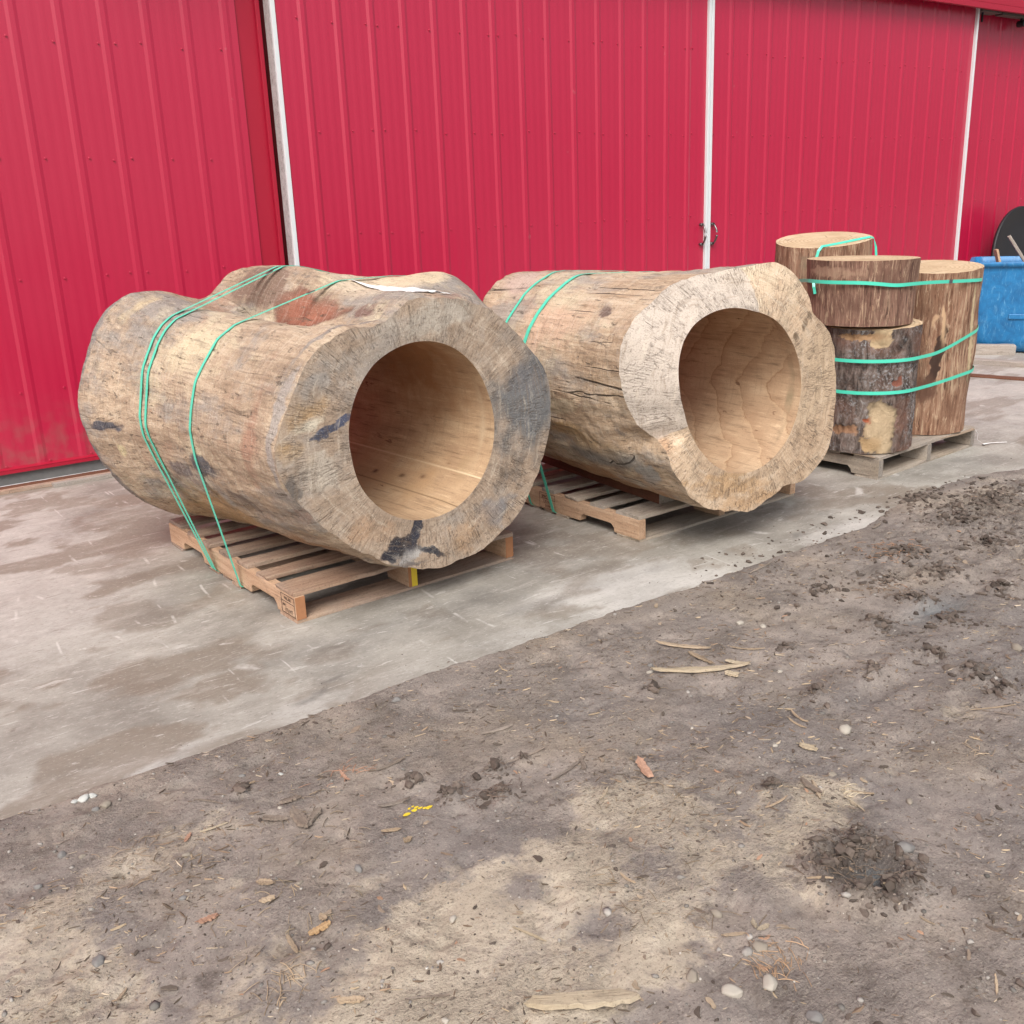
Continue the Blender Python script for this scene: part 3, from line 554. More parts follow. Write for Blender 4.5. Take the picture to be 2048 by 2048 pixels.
def pallet(loc, rz, Wd, L, Hh, mats, label, seed, chipped=False):
    p = empty('pallet', loc, rz); tag(p, label, 'pallet', 'wooden pallets under the logs')
    Td = .0155; Tb = .0125; Hs = Hh-Td-Tb-.001
    ss = []
    for k, x in enumerate((.019, Wd/2, Wd-.019)): ss.append(stringer(L, Hs, .038, mats[1], p, x, 0, Tb))
    w = [.142, .09, .088, .092, .088, .09, .142]; gap = (L-sum(w))/6; y = 0
    for k, ww in enumerate(w):
        board('deck_board', Wd+random.uniform(-.006, .004), ww, Td, mats[0], p, Wd/2+random.uniform(-.003, .003), y+ww/2+.001, Tb+Hs+Td/2+.0008, 'x', seed*20+k, .004, random.uniform(-.004, .004)); y += ww+gap
    for k, (yy, ww) in enumerate([(.07, .135), (L*.42, .085), (L*.5+.01, .07), (L*.60, .085), (L-.07, .135)]):
        board('bottom_board', Wd+random.uniform(-.006, .006), ww, Tb-.0008, mats[2], p, Wd/2, yy, Tb/2, 'x', seed*20+10+k, .003)
    return p, ss
PH = .117
p1, ss1 = pallet((1.265, 3.150, .0), R(2.6), .985, 1.235, PH, (M['pal_a'], M['pal_str'], M['pal_a']), 'wooden pallet under the nearest hollow log, with a yellow painted runner end', 1)
p2, ss2 = pallet((2.77, 2.998, 0), R(1.2), 1.045, 1.22, PH, (M['pal_b'], M['pal_str'], M['pal_b']), 'wooden pallet with a reddish timber on its deck, under the middle hollow log', 2)
p3, ss3 = pallet((4.335, 2.918, 0), R(4.0), .99, 1.22, PH, (M['pal_b'], M['pal_b'], M['pal_b']), 'weathered grey pallet under the four upright log blocks', 3)
def lbox(name, mat, parent, *b): mb = MB(); mb.box(*b); return mb.obj(name, mat, parent)
# local stringer frame: X along runner from the front, Y- = towards barn left... (runner turned 90 degrees)
for s in ss1: s_ = lbox('end_grain', M['pal_end'], s, -.0022, .0, -.0185, .0185, .001, .0865)
for s in ss2+ss3: lbox('end_grain', M['pal_str'] if s in ss2 else M['greywood'], s, -.002, .0, -.0185, .0185, .001, .0865)
mb = MB(); mb.box(-.0040, -.0022, -.0188, .006, .0, .0872); mb.obj('paint_mark', M['yellow'], ss1[1])
def text_part(txt, size, mat, parent, loc, rot, name='stamp_text'):
    c = bpy.data.curves.new('t', 'FONT'); c.body = txt; c.size = size; c.extrude = .0002; c.align_x = 'CENTER'
    o = bpy.data.objects.new('t', c); COL.objects.link(o); dg = bpy.context.evaluated_depsgraph_get(); dg.update()
    me = bpy.data.meshes.new_from_object(o.evaluated_get(dg)); bpy.data.objects.remove(o)
    q = bpy.data.objects.new(name, me); me.materials.append(mat); COL.objects.link(q); q.parent = parent; q.location = loc; q.rotation_euler = rot; return q
# runner's outer face looks to -x in the pallet, which is local +Y of the runner
rot_out = (math.pi/2, 0, math.pi)
def stamp(s, x, mat, lines, w, frame=True):
    g = []
    yq = .0195
    for (tx, sz, dx, z) in lines: text_part(tx, sz, mat, s, (x+dx, yq+.0006, z), rot_out)
    if frame:
        mb = MB(); t_ = .0016; z0, z1 = .006, .080; x0, x1 = x-w/2, x+w/2
        for b in ((x0, x1, z0, z0+t_), (x0, x1, z1-t_, z1), (x0, x0+t_, z0, z1), (x1-t_, x1, z0, z1), (x0, x1, .052, .0535)): mb.box(b[0], b[1], yq, yq+.0008, b[2], b[3])
        mb.obj('stamp_frame', mat, s)
stamp(ss1[0], .060, M['ink'], [('PAL-RK', .017, 0, .060), ('IPPC', .015, .030, .032), ('(Y) HT', .021, -.004, .014)], .105)
stamp(ss2[0], .62, M['redink'], [('IPPC', .022, .02, .055), ('US HT', .02, 0, .032), ('2174', .018, 0, .012)], .115)
board('timber_block', .60, .07, .040, M['pal_a'], None, 0, 0, -5)   # replaced below
bpy.data.objects.remove(bpy.data.objects['timber_block'])
d = board('dunnage_timber', 1.10, .085, .045, M['dun'], None, 3.052, 3.62, PH+.0245, 'y', 88, .001, R(-5))
tag(d, 'dark reddish square timber under the left side of the pale tan log', 'timber')
lbox('end_grain', M['greywood'], d, -.556, -.5505, -.042, .042, -.021, .021)
d = board('dunnage_timber', 1.10, .085, .045, M['dun'], None, 3.33, 3.62, PH+.0245, 'y', 89, .001, R(-1))
tag(d, 'dark reddish square timber hidden under the right side of the pale tan log', 'timber')
cs = MB(); n = 14
rsx = np.random.RandomState(3)
pts = []
for (ax, ay, bx, by, k) in ((-.02, .02, .96, -.02, 10), (.96, -.02, 1.0, 1.12, 8), (1.0, 1.12, -.01, 1.15, 8), (-.01, 1.15, -.02, .02, 8)):
    for i in range(k): f = i/k; pts.append((ax+(bx-ax)*f+rsx.randn()*.006, ay+(by-ay)*f+rsx.randn()*.006))
nn = len(pts); V = []
for z in (0, .004):
    for (a, b) in pts: V.append((a, b, z-.010*max(0, .06-b)/.06+rsx.randn()*.0008))
V += [(.48, .58, 0), (.48, .58, .004)]
F = [(i, (i+1) % nn, nn+(i+1) % nn, nn+i) for i in range(nn)]+[(2*nn, (i+1) % nn, i) for i in range(nn)]+[(2*nn+1, nn+i, nn+(i+1) % nn) for i in range(nn)]
card = mesh_obj('cardboard_sheet', V, F, M['card'], None, False, loc=(4.335, 2.918, PH+.002), rot=(0, 0, R(4))); tag(card, 'brown cardboard sheet between the grey pallet and the upright log blocks', 'cardboard')

# ------------------------------------------------------------------ the hollow logs
NA = 360; TH = np.arange(NA)*2*math.pi/NA
def ptab(tab, col=1, sm=3):
    t = sorted(tab); a = np.array([q[0] for q in t], float); v = np.array([q[col] for q in t], float)
    a3 = np.concatenate([a-360, a, a+360]); v3 = np.tile(v, 3)
    x = np.degrees(TH); y = np.interp(x, a3, v3)
    if sm:
        k = np.exp(-.5*(np.arange(-int(6*sm), int(6*sm)+1)/sm)**2); k /= k.sum(); h = len(k)//2
        y = np.convolve(np.concatenate([y[-h:], y, y[:h]]), k, 'valid')
    return y
def warp2(p, q, seed, amp, fr):
    return p+(fbm(p*fr+31, q*fr+17, seed, 4, .6)-.5)*2*amp, q+(fbm(p*fr+7, q*fr+53, seed+3, 4, .6)-.5)*2*amp
def blend_tint(tint, mask, w, col, s):
    w = np.clip(w*s, 0, 1); nm = np.maximum(mask, w); k = np.where(nm > 1e-6, w/np.maximum(nm, 1e-6), 0)[:, None]
    k = np.clip(w, 0, 1)[:, None] if mask.max() == 0 else np.clip(w/np.maximum(w+mask*(1-w), 1e-6), 0, 1)[:, None]
    return tint*(1-k)+np.array(col)[None]*k, nm
LOGS = {}
def hollow_log(name, label, loc, rz, zc, L, rim, face, knots, Rb, fblobs, sblobs, bblobs, mats, seed, flute=.007, lip=.0, rest=None, zones=()):
    root = empty(name, loc, rz); tag(root, label, 'log')
    ri = ptab(rim, 1, 2); ai = ptab(rim, 2, 1.5); ro = ptab(face, 1, 1.2); ao = ptab(face, 2, 1.2)
    cyc = TH/(2*math.pi); ro = ro+(fbm(cyc*70, cyc*0+seed, seed+60, 3, .6, 70)-.5)*.012+(fbm(cyc*22, cyc*0+seed, seed+61, 2, .5, 22)-.5)*.012
    c, s = np.cos(TH), np.sin(TH)
    # ---- side
    kn = sorted(knots); ka = [k for k, _ in kn]; kr = np.array([ptab(t, 1, 4) for _, t in kn])
    NS = 120; u = np.linspace(0, 1, NS)**1.25
    Rg = np.zeros((NS, NA)); Ag = np.zeros((NS, NA))
    for j in range(NA):
        a = ao[j]+(L-ao[j])*u; xa = np.array([ao[j]]+[q for q in ka if q > ao[j]+.03]); ya = np.array([ro[j]]+[kr[i, j] for i, q in enumerate(ka) if q > ao[j]+.03])
        Ag[:, j] = a; Rg[:, j] = np.interp(a, xa, ya)
    k = np.exp(-.5*(np.arange(-18, 19)/6.)**2); k /= k.sum()
    pad = np.concatenate([2*Rg[:1]-Rg[18:0:-1], Rg, np.repeat(Rg[-1:], 18, 0)]); sm = np.array([np.convolve(pad[:, j], k, 'valid') for j in range(NA)]).T
    wgt = sstep(0, .12, u)[:, None]; Rg = Rg*(1-wgt)+sm*wgt
    CY, AG = np.meshgrid(cyc, u); 
    fl = (fbm(CY*16, Ag*1.6, seed, 4, .55, 16)-.5)*flute*3.6+(fbm(CY*12, Ag*6, seed+2, 3, .5, 12)-.5)*.016+(fbm(CY*60, Ag*7, seed+5, 3, .55, 60)-.5)*.006-np.abs(fbm(CY*30, Ag*3.2, seed+8, 4, .6, 30)-.5)*.022
    pits = sstep(.66, .78, fbm(CY*70, Ag*26, seed+9, 2, .5, 70))*-.004
    Rg = Rg+(fl+pits)*sstep(0, .05, AG)+lip*np.exp(-((AG-.02)/.02)**2)
    # rounded far rim
    Rg = Rg-.03*sstep(.95, 1., AG)**2
    flr = np.full(Rg.shape, PH+.002-zc); zz = Rg*s[None]
    if rest: flr = flr+(rest-PH)*sstep(.24, .34, Ag)
    over = zz < flr   # sits on the deck, never in it
    Rg = np.where(over & (s[None] < -.3), flr/np.minimum(s[None], -.3), Rg)
    X, Z = Rg*c[None], Rg*s[None]
    V = np.stack([X, Ag, Z+zc], -1).reshape(-1, 3)
    tint = np.zeros((NS*NA, 3)); mask = np.zeros(NS*NA)
    thd = np.degrees(TH)[None].repeat(NS, 0).ravel(); aa = Ag.ravel()
    for (t0, a0, dt, da, rot, col, st) in sblobs:
        dth = (thd-t0+180) % 360-180; x_ = dth*math.pi/180*.55; y_ = aa-a0; x_, y_ = warp2(x_, y_, int(t0), min(dt, da)*.9, .55/max(min(dt, da), .02)); cr, sr = math.cos(R(rot)), math.sin(R(rot))
        p_, q_ = x_*cr+y_*sr, -x_*sr+y_*cr
        w = np.exp(-((p_/dt)**2+(q_/da)**2)**1.3); tint, mask = blend_tint(tint, mask, w, col, st)
    F = grid_faces(NS, NA, True)
    side = mesh_obj('log_side', V, F, mats[0], root, True, {'tint': tint, 'tmask': mask})
    # ---- end faces
    def face_mesh(ro_, ao_, ri_, ai_, sgn, blobs, nr=36):
        f = np.linspace(0, 1, nr)[:, None]
        ro2 = ro_[None]; rr = ro2+(ri_[None]-ro2)*f; av = ao_[None]+(ai_[None]-ao_[None])*f
        env = np.sin(np.clip(f, 0, 1)*math.pi)
        CYf = cyc[None].repeat(nr, 0)
        av = av+env*((fbm(CYf*9, rr*9, seed+40, 3, .5, 9)-.5)*.016+(fbm(CYf*90, rr*5, seed+44, 3, .5, 90)-.5)*.005)
        xx, z_ = rr*c[None], rr*s[None]
        V = np.stack([xx, av, z_+zc], -1).reshape(-1, 3)
        gv = np.stack([c[None]*np.ones_like(rr)*34, s[None]*np.ones_like(rr)*34, rr*9], -1).reshape(-1, 3)
        tint = np.zeros((nr*NA, 3)); mask = np.zeros(nr*NA); xr, zr = xx.ravel(), z_.ravel()
        for (cx, cz, rx, rz_, rot, col, st) in blobs:
            cr, sr = math.cos(R(rot)), math.sin(R(rot)); a_, b_ = warp2(xr-cx, zr-cz, int(abs(cx)*1000), min(rx, rz_)*.85+.006, .6/max(min(rx, rz_), .02)); p_, q_ = a_*cr+b_*sr, -a_*sr+b_*cr
            w = np.exp(-((p_/rx)**2+(q_/rz_)**2)**1.4); tint, mask = blend_tint(tint, mask, w, col, st)
        for (t0, t1, lean, col, st) in (zones if sgn < 0 else ()):
            tt = np.degrees(TH)[None].repeat(nr, 0).ravel()+lean*(rr.ravel()-.42)*100+(fbm(rr.ravel()*14, rr.ravel()*0, 5, 3)-.5)*5
            w = sstep(t0-1, t0+1, tt)*sstep(t1+1, t1-1, tt); tint, mask = blend_tint(tint, mask, w, col, st)
        F = grid_faces(nr, NA, True)
        if sgn < 0: F = [tuple(reversed(q)) for q in F]
        return mesh_obj('end_face', V, F, mats[1], root, True, {'gv': gv, 'tint': tint, 'tmask': mask})
    face_mesh(ro, ao, ri, ai, -1, fblobs)
    rb = np.full(NA, Rb); face_mesh(Rg[-1], Ag[-1], rb, np.full(NA, L-.002), 1, [], 12)
    # ---- bore
    nb = 60; dep = np.concatenate([[0, .004, .012], np.linspace(.03, 1, nb-3)]); f = dep[:, None]
    av = ai[None]+(L-.002-ai[None])*f; k = sstep(0, .10, f*L); rr = ri[None]*(1-k)+Rb*k-.003*np.sin(np.clip(f/.02, 0, 1)*math.pi)*0
    V = np.stack([rr*c[None], av, rr*s[None]+zc], -1).reshape(-1, 3)
    tint = np.zeros((nb*NA, 3)); mask = np.zeros(nb*NA); thb = np.degrees(TH)[None].repeat(nb, 0).ravel(); aa = av.ravel()
    for (t0, a0, dt, da, rot, col, st) in bblobs:
        dth = (thb-t0+180) % 360-180; x_ = dth*math.pi/180*Rb; y_ = aa-a0; cr, sr = math.cos(R(rot)), math.sin(R(rot)); p_, q_ = x_*cr+y_*sr, -x_*sr+y_*cr
        w = np.exp(-((p_/dt)**2+(q_/da)**2)**1.3); tint, mask = blend_tint(tint, mask, w, col, st)
    mesh_obj('bore_wall', V, [tuple(reversed(q)) for q in grid_faces(nb, NA, True)], mats[2], root, True, {'tint': tint, 'tmask': mask, 'grow': aa+.36*np.sqrt((((thb+6+180) % 360-180)/57.3)**2+.01)})
    LOGS[name+label[:4]] = (root, Rg, Ag, zc)
    return root, Rg, Ag
face1 = [(115, 0.428, 0.0), (108, 0.420, 0.0), (100, 0.440, 0.0), (94, 0.462, 0.0), (83, 0.464, 0.0), (66, 0.481, 0.0), (54, 0.502, 0.0), (41, 0.519, 0.0), (28, 0.546, 0.0), (20, 0.581, 0.0), (12, 0.602, 0.0), (3, 0.609, 0.0), (353, 0.601, 0.0), (346, 0.59, 0.0), (334, 0.584, 0.0), (323, 0.583, 0.0), (311, 0.573, 0.0), (296, 0.541, 0.0), (282, 0.525, 0.0), (272, 0.512, 0.0), (254, 0.489, 0.0), (239, 0.473, 0.0), (228, 0.477, 0.0), (214, 0.491, 0.0), (202, 0.517, 0.0), (191, 0.559, 0.0), (183, 0.581, 0.0), (175, 0.587, 0.0), (169, 0.565, 0.0), (164, 0.551, 0.0), (156, 0.539, 0.0), (149, 0.536, 0.0), (140, 0.523, 0.0), (131, 0.5, 0.0), (123, 0.467, 0.0)]
rim1 = [(167, .316, 0), (146, .322, 0), (126, .327, 0), (109, .323, 0), (86, .319, 0), (66, .316, 0), (45, .311, 0), (19, .307, 0), (355, .316, 0), (333, .323, 0), (315, .325, 0), (292, .324, 0), (270, .317, 0), (186, .309, 0), (205, .314, 0), (221, .313, 0)]
kn1 = [(.07, [(0, .62), (20, .60), (40, .555), (55, .53), (70, .495), (85, .482), (97, .468), (105, .425), (112, .420), (119, .458), (132, .516), (144, .548), (153, .572), (162, .588), (169, .592), (182, .595), (195, .578), (210, .543), (225, .515), (240, .495), (260, .505), (275, .53), (290, .55), (305, .575), (335, .60)]),
       (.42, [(34, .70), (50, .71), (62, .565), (75, .485), (89, .460), (100, .395), (110, .365), (121, .415), (133, .535), (150, .565), (165, .585), (182, .59), (200, .575), (217, .55), (230, .535), (243, .515), (262, .51), (280, .525), (300, .57), (330, .62), (0, .64), (20, .66)]),
       (.80, [(40, .62), (52, .59), (62, .56), (72, .545), (86, .545), (96, .455), (105, .355), (115, .365), (128, .52), (145, .585), (160, .605), (180, .610), (200, .595), (215, .575), (230, .545), (248, .54), (265, .52), (290, .54), (320, .58), (350, .60), (20, .62)]),
       (1.05, [(40, .60), (55, .59), (68, .565), (80, .55), (92, .55), (102, .455), (110, .375), (119, .405), (130, .565), (144, .635), (158, .645), (176, .650), (196, .635), (214, .605), (228, .575), (245, .56), (265, .53), (290, .54), (320, .58), (350, .60), (20, .61)]),
       (1.22, [(0, .60), (20, .61), (40, .60), (55, .585), (68, .56), (80, .545), (92, .54), (102, .46), (112, .42), (120, .47), (130, .60), (144, .70), (158, .71), (176, .72), (196, .705), (214, .66), (228, .62), (245, .56), (265, .53), (290, .54), (320, .58), (350, .59)]),
       (1.40, [(114, .47), (121, .545), (129, .63), (136, .69), (143, .728), (151, .738), (159, .742), (171, .755), (178, .758), (186, .755), (194, .742), (204, .722), (216, .698), (228, .662), (241, .612), (255, .55), (270, .53), (285, .545), (300, .57), (320, .58), (340, .58), (0, .58), (20, .6), (40, .6), (60, .58), (75, .545), (90, .525), (100, .49), (108, .46)])]
FB1 = [(0.42, 0.023, 0.17, 0.30, 0, (0.235, 0.24, 0.245), 0.7), (0.305, -0.34, 0.096, 0.075, 0, (0.23, 0.23, 0.24), 0.6), (0.051, 0.382, 0.29, 0.064, 0, (0.42, 0.37, 0.31), 0.6), (-0.442, 0.155, 0.138, 0.052, 20, (0.40, 0.27, 0.15), 0.6), (-0.513, 0.043, 0.068, 0.07, 0, (0.40, 0.27, 0.15), 0.55), (-0.415, 0.221, 0.089, 0.052, 20, (0.33, 0.3, 0.27), 0.7), (-0.425, -0.065, 0.123, 0.082, 0, (0.46, 0.4, 0.33), 0.7), (-0.258, -0.312, 0.169, 0.058, -15, (0.39, 0.265, 0.175), 0.6), (0.167, -0.426, 0.132, 0.085, 30, (0.41, 0.28, 0.18), 0.6), (-0.542, -0.123, 0.034, 0.081, -20, (0.13, 0.115, 0.105), 0.7), (-0.449, 0.094, 0.06, 0.023, 10, (0.6, 0.54, 0.43), 0.9), (-0.39, 0.079, 0.081, 0.016, 18, (0.06, 0.07, 0.11), 1.3), (-0.331, 0.097, 0.036, 0.015, 25, (0.08, 0.09, 0.14), 1.3), (-0.095, -0.429, 0.073, 0.03, 0, (0.42, 0.4, 0.38), 0.9), (-0.157, -0.393, 0.068, 0.034, 15, (0.018, 0.02, 0.032), 1.5), (-0.071, -0.357, 0.018, 0.065, -20, (0.03, 0.033, 0.05), 1.4), (0.001, -0.443, 0.069, 0.013, -30, (0.03, 0.033, 0.045), 1.2), (-0.134, -0.465, 0.132, 0.018, 0, (0.15, 0.13, 0.12), 0.7), (0.478, 0.137, 0.083, 0.062, 0, (0.15, 0.15, 0.16), 0.5)]
SB1 = [(99, .60, .085, .26, 0, (.33, .125, .08), 1.2), (97, 1.0, .12, .20, 0, (.22, .145, .11), .9), (100, .22, .05, .08, 0, (.20, .12, .10), .8), (172, .17, .20, .07, 0, (.38, .23, .16), .62), (140, 1.22, .12, .06, 0, (.55, .44, .28), .55), (148, .75, .10, .20, 0, (.62, .52, .36), .7),
       (190, .60, .05, .14, 0, (.09, .09, .10), .9), (205, .42, .06, .12, 20, (.12, .11, .11), .85), (196, .80, .04, .10, 0, (.13, .12, .13), .8), (182, 1.2, .02, .12, 0, (.08, .08, .10), .9), (150, 1.36, .25, .05, 0, (.22, .20, .19), .8),
       (200, 1.36, .3, .05, 0, (.20, .19, .19), .8), (190, 1.15, .03, .04, 0, (.58, .49, .30), .6), (225, .8, .2, .5, 0, (.42, .27, .14), .75), (235, .3, .12, .3, 0, (.33, .20, .12), .7), (80, .5, .12, .3, 0, (.60, .50, .38), .7), (60, .45, .15, .25, 0, (.64, .52, .36), .8),
       (125, .06, .3, .02, 0, (.27, .23, .20), .8), (170, .03, .3, .025, 0, (.34, .30, .27), .8), (120, .25, .06, .1, 0, (.24, .15, .12), .7)]
BB1 = [(325, .12, .10, .06, 0, (.56, .45, .28), .55), (0, .07, .3, .035, 0, (.56, .46, .32), .6), (318, .55, .004, .9, 0, (.78, .66, .46), 1.3), (292, .45, .0035, .7, 0, (.03, .02, .015), 1.5), (300, .5, .25, .6, 0, (.52, .35, .20), .5),
       (310, .2, .012, .012, 0, (.14, .08, .05), 1.2), (307, .3, .011, .011, 0, (.14, .08, .05), 1.2), (303, .42, .012, .014, 0, (.12, .07, .04), 1.3), (322, .22, .010, .01, 0, (.14, .08, .05), 1.1), (300, .6, .011, .011, 0, (.13, .07, .05), 1.2), (60, .4, .5, .5, 0, (.36, .20, .10), .6)]  # pale mouth bands and dark upper wall are painted light; spots, lines are wood
rt1, Rg1, Ag1 = hollow_log('hollow_log', 'grey weathered hollowed log, black knot below its bore and white paper on top', (1.751, 2.995, 0), R(5), .646, 1.40, rim1, face1, kn1, .318, FB1, SB1, BB1, (M['side1'], M['face1'], M['bore1']), 5, .008)
rim2 = [(153, 0.364, 0.02), (141, 0.365, 0.04), (128, 0.362, 0.05), (114, 0.351, 0.05), (97, 0.338, 0.04), (78, 0.323, 0.02), (58, 0.324, 0.0), (36, 0.327, 0.0), (14, 0.339, 0.0), (359, 0.348, 0.0), (341, 0.355, 0.0), (323, 0.363, 0.0), (305, 0.359, 0.0), (285, 0.348, 0.0), (273, 0.335, 0.0), (251, 0.315, 0.0), (228, 0.3, 0.0), (206, 0.301, 0.0), (186, 0.314, 0.0), (170, 0.344, 0.0)]
face2 = [(123, 0.491, 0.18), (133, 0.504, 0.17), (142, 0.538, 0.16), (151, 0.557, 0.15), (158, 0.549, 0.15), (166, 0.527, 0.15), (175, 0.506, 0.14), (185, 0.472, 0.13), (193, 0.442, 0.11), (199, 0.406, 0.10), (203, 0.397, 0.075), (206, 0.418, 0.025), (215, 0.443, 0.01), (226, 0.447, 0.0), (234, 0.47, 0.0), (243, 0.479, 0.0), (254, 0.484, 0.0), (266, 0.481, 0.0), (276, 0.516, 0.0), (281, 0.517, 0.0), (290, 0.502, 0.0), (300, 0.505, 0.0), (305, 0.53, 0.0), (310, 0.573, 0.0), (319, 0.61, 0.0), (327, 0.629, 0.0), (335, 0.621, 0.0), (345, 0.594, 0.0), (356, 0.573, 0.0), (4, 0.56, 0.0), (13, 0.559, 0.0), (20, 0.545, 0.0), (27, 0.523, 0.0), (35, 0.485, 0.0), (40, 0.512, 0.01), (45, 0.529, 0.02), (51, 0.533, 0.03), (58, 0.544, 0.05), (64, 0.543, 0.07), (72, 0.508, 0.09), (78, 0.485, 0.11), (87, 0.473, 0.13), (95, 0.468, 0.15), (104, 0.473, 0.17), (115, 0.48, 0.18)]
kn2 = [(.30, [(0, .57), (20, .56), (40, .53), (60, .54), (75, .49), (90, .465), (104, .465), (123, .485), (142, .525), (158, .535), (175, .51), (190, .49), (205, .475), (220, .475), (235, .48), (250, .485), (265, .495), (280, .50), (292, .52), (310, .58), (330, .62), (345, .59)]),
       (.60, [(0, .57), (20, .56), (40, .53), (60, .50), (80, .452), (92, .44), (104, .45), (120, .475), (142, .51), (158, .52), (175, .51), (190, .50), (205, .49), (227, .49), (251, .478), (265, .485), (278, .485), (292, .51), (310, .58), (330, .60)]),
       (.95, [(0, .57), (20, .56), (40, .53), (60, .50), (75, .45), (91, .44), (106, .478), (119, .50), (130, .50), (142, .51), (158, .52), (175, .52), (190, .51), (205, .50), (227, .48), (250, .475), (265, .485), (278, .485), (292, .51), (310, .58), (330, .60)]),
       (1.34, [(0, .55), (20, .55), (40, .52), (55, .49), (70, .455), (84, .43), (95, .43), (105, .455), (118, .495), (125, .51), (133, .52), (141, .51), (158, .51), (180, .50), (205, .49), (230, .47), (262, .46), (275, .50), (300, .53), (330, .56)])]
FB2 = [(-0.305, 0.413, 0.165, 0.04, 15, (.58,.53,.47), .6), (-0.58, 0.145, 0.057, 0.12, 0, (0.42, 0.40, 0.37), 0.8), (-.55, 0, .09, .12, 0, (.42, .40, .37), .7), (-.5, .35, .07, .08, 0, (.44, .41, .37), .6), (-0.449, 0.27, 0.107, 0.088, 40, (0.48, 0.43, 0.38), 0.5), (-.40, .05, .10, .16, 0, (.50, .46, .42), .6), (-0.374, -0.15, 0.068, 0.064, 30, (0.44, 0.28, 0.17), 0.65), (-0.407, -0.20, 0.057, 0.034, 0, (0.48, 0.32, 0.2), 0.5), (-0.126, -0.33, 0.309, 0.027, 0, (0.48, 0.32, 0.18), 0.6), (-0.062, -0.385, 0.19, 0.056, 0, (0.47, 0.31, 0.175), 0.65), (0.097, -0.391, 0.132, 0.047, 0, (0.46, 0.31, 0.18), 0.6), (.05, -.47, .3, .05, 0, (.47, .31, .18), .6), (0.352, 0.24, 0.03, 0.012, 50, (0.07, 0.04, 0.02), 1.1), (0.302, 0.2, 0.014, 0.02, 0, (0.07, 0.04, 0.02), 1.1), (.38, .27, .014, .012, 0, (.07, .04, .02), 1.1), (0.05, 0.322, 0.034, 0.012, 0, (0.07, 0.04, 0.03), 1.4), (0.42, 0.048, 0.124, 0.325, 0, (0.51, 0.385, 0.265), 0.7), (0.147, 0.446, 0.137, 0.063, 0, (0.60, 0.49, 0.35), 0.6)]
SB2 = [(215, .45, .13, .25, 0, (.30, .29, .27), .8), (225, .2, .1, .08, 0, (.33, .32, .30), .8), (240, .6, .15, .5, 0, (.34, .19, .10), .8), (200, .5, .10, .3, 0, (.50, .33, .17), .6), (150, .7, .2, .35, 0, (.60, .42, .30), .6), (140, .38, .03, .05, 30, (.12, .08, .07), .9), (120, 1.1, .2, .2, 0, (.50, .38, .32), .6), (95, .6, .15, .3, 0, (.58, .47, .34), .5), (135, .25, .10, .06, 0, (.52, .40, .28), .6)]
rt2, Rg2, Ag2 = hollow_log('hollow_log', 'pale tan hollowed log with a slanted finely cracked end, in the middle of the row', (3.045, 2.691, 0), R(-2), .650, 1.34, rim2, face2, kn2, .345, FB2, SB2, [(350, .05, .35, .03, 0, (.58, .45, .28), .5), (120, .5, .5, .6, 0, (.33, .19, .11), .5)], (M['side2'], M['face2'], M['bore2']), 23, .007, rest=.1635, zones=[(76, 203, -.4, (.48, .415, .355), .75), (44, 76, -.3, (.58, .48, .35), .4)])  # bore tints put a lit mouth and shaded upper wall into the colour

# ------------------------------------------------------------------ straps
def hull2(P):
    P = sorted(set(map(tuple, P)))
    def half(Q):
        h = []
        for p in Q:
            while len(h) > 1 and (h[-1][0]-h[-2][0])*(p[1]-h[-2][1])-(h[-1][1]-h[-2][1])*(p[0]-h[-2][0]) <= 0: h.pop()
            h.append(p)
        return h
    a = half(P); b = half(P[::-1]); return a[:-1]+b[:-1]
def ribbon(path, nrm, wid, thick, closed=True):
    P = np.array(path); Nn = np.array(nrm); n = len(P); T = np.roll(P, -1, 0)-np.roll(P, 1, 0)
    if not closed: T[0] = P[1]-P[0]; T[-1] = P[-1]-P[-2]
    T /= np.linalg.norm(T, axis=1)[:, None]+1e-9; B = np.cross(T, Nn); B /= np.linalg.norm(B, axis=1)[:, None]+1e-9
    V = np.concatenate([np.stack([P-B*wid/2, P+B*wid/2, P+B*wid/2+Nn*thick, P-B*wid/2+Nn*thick], 1).reshape(-1, 3)])
    F = []
    for i in range(n if closed else n-1):
        j = (i+1) % n
        for k in range(4): F.append((i*4+k, i*4+(k+1) % 4, j*4+(k+1) % 4, j*4+k))
    return V, F
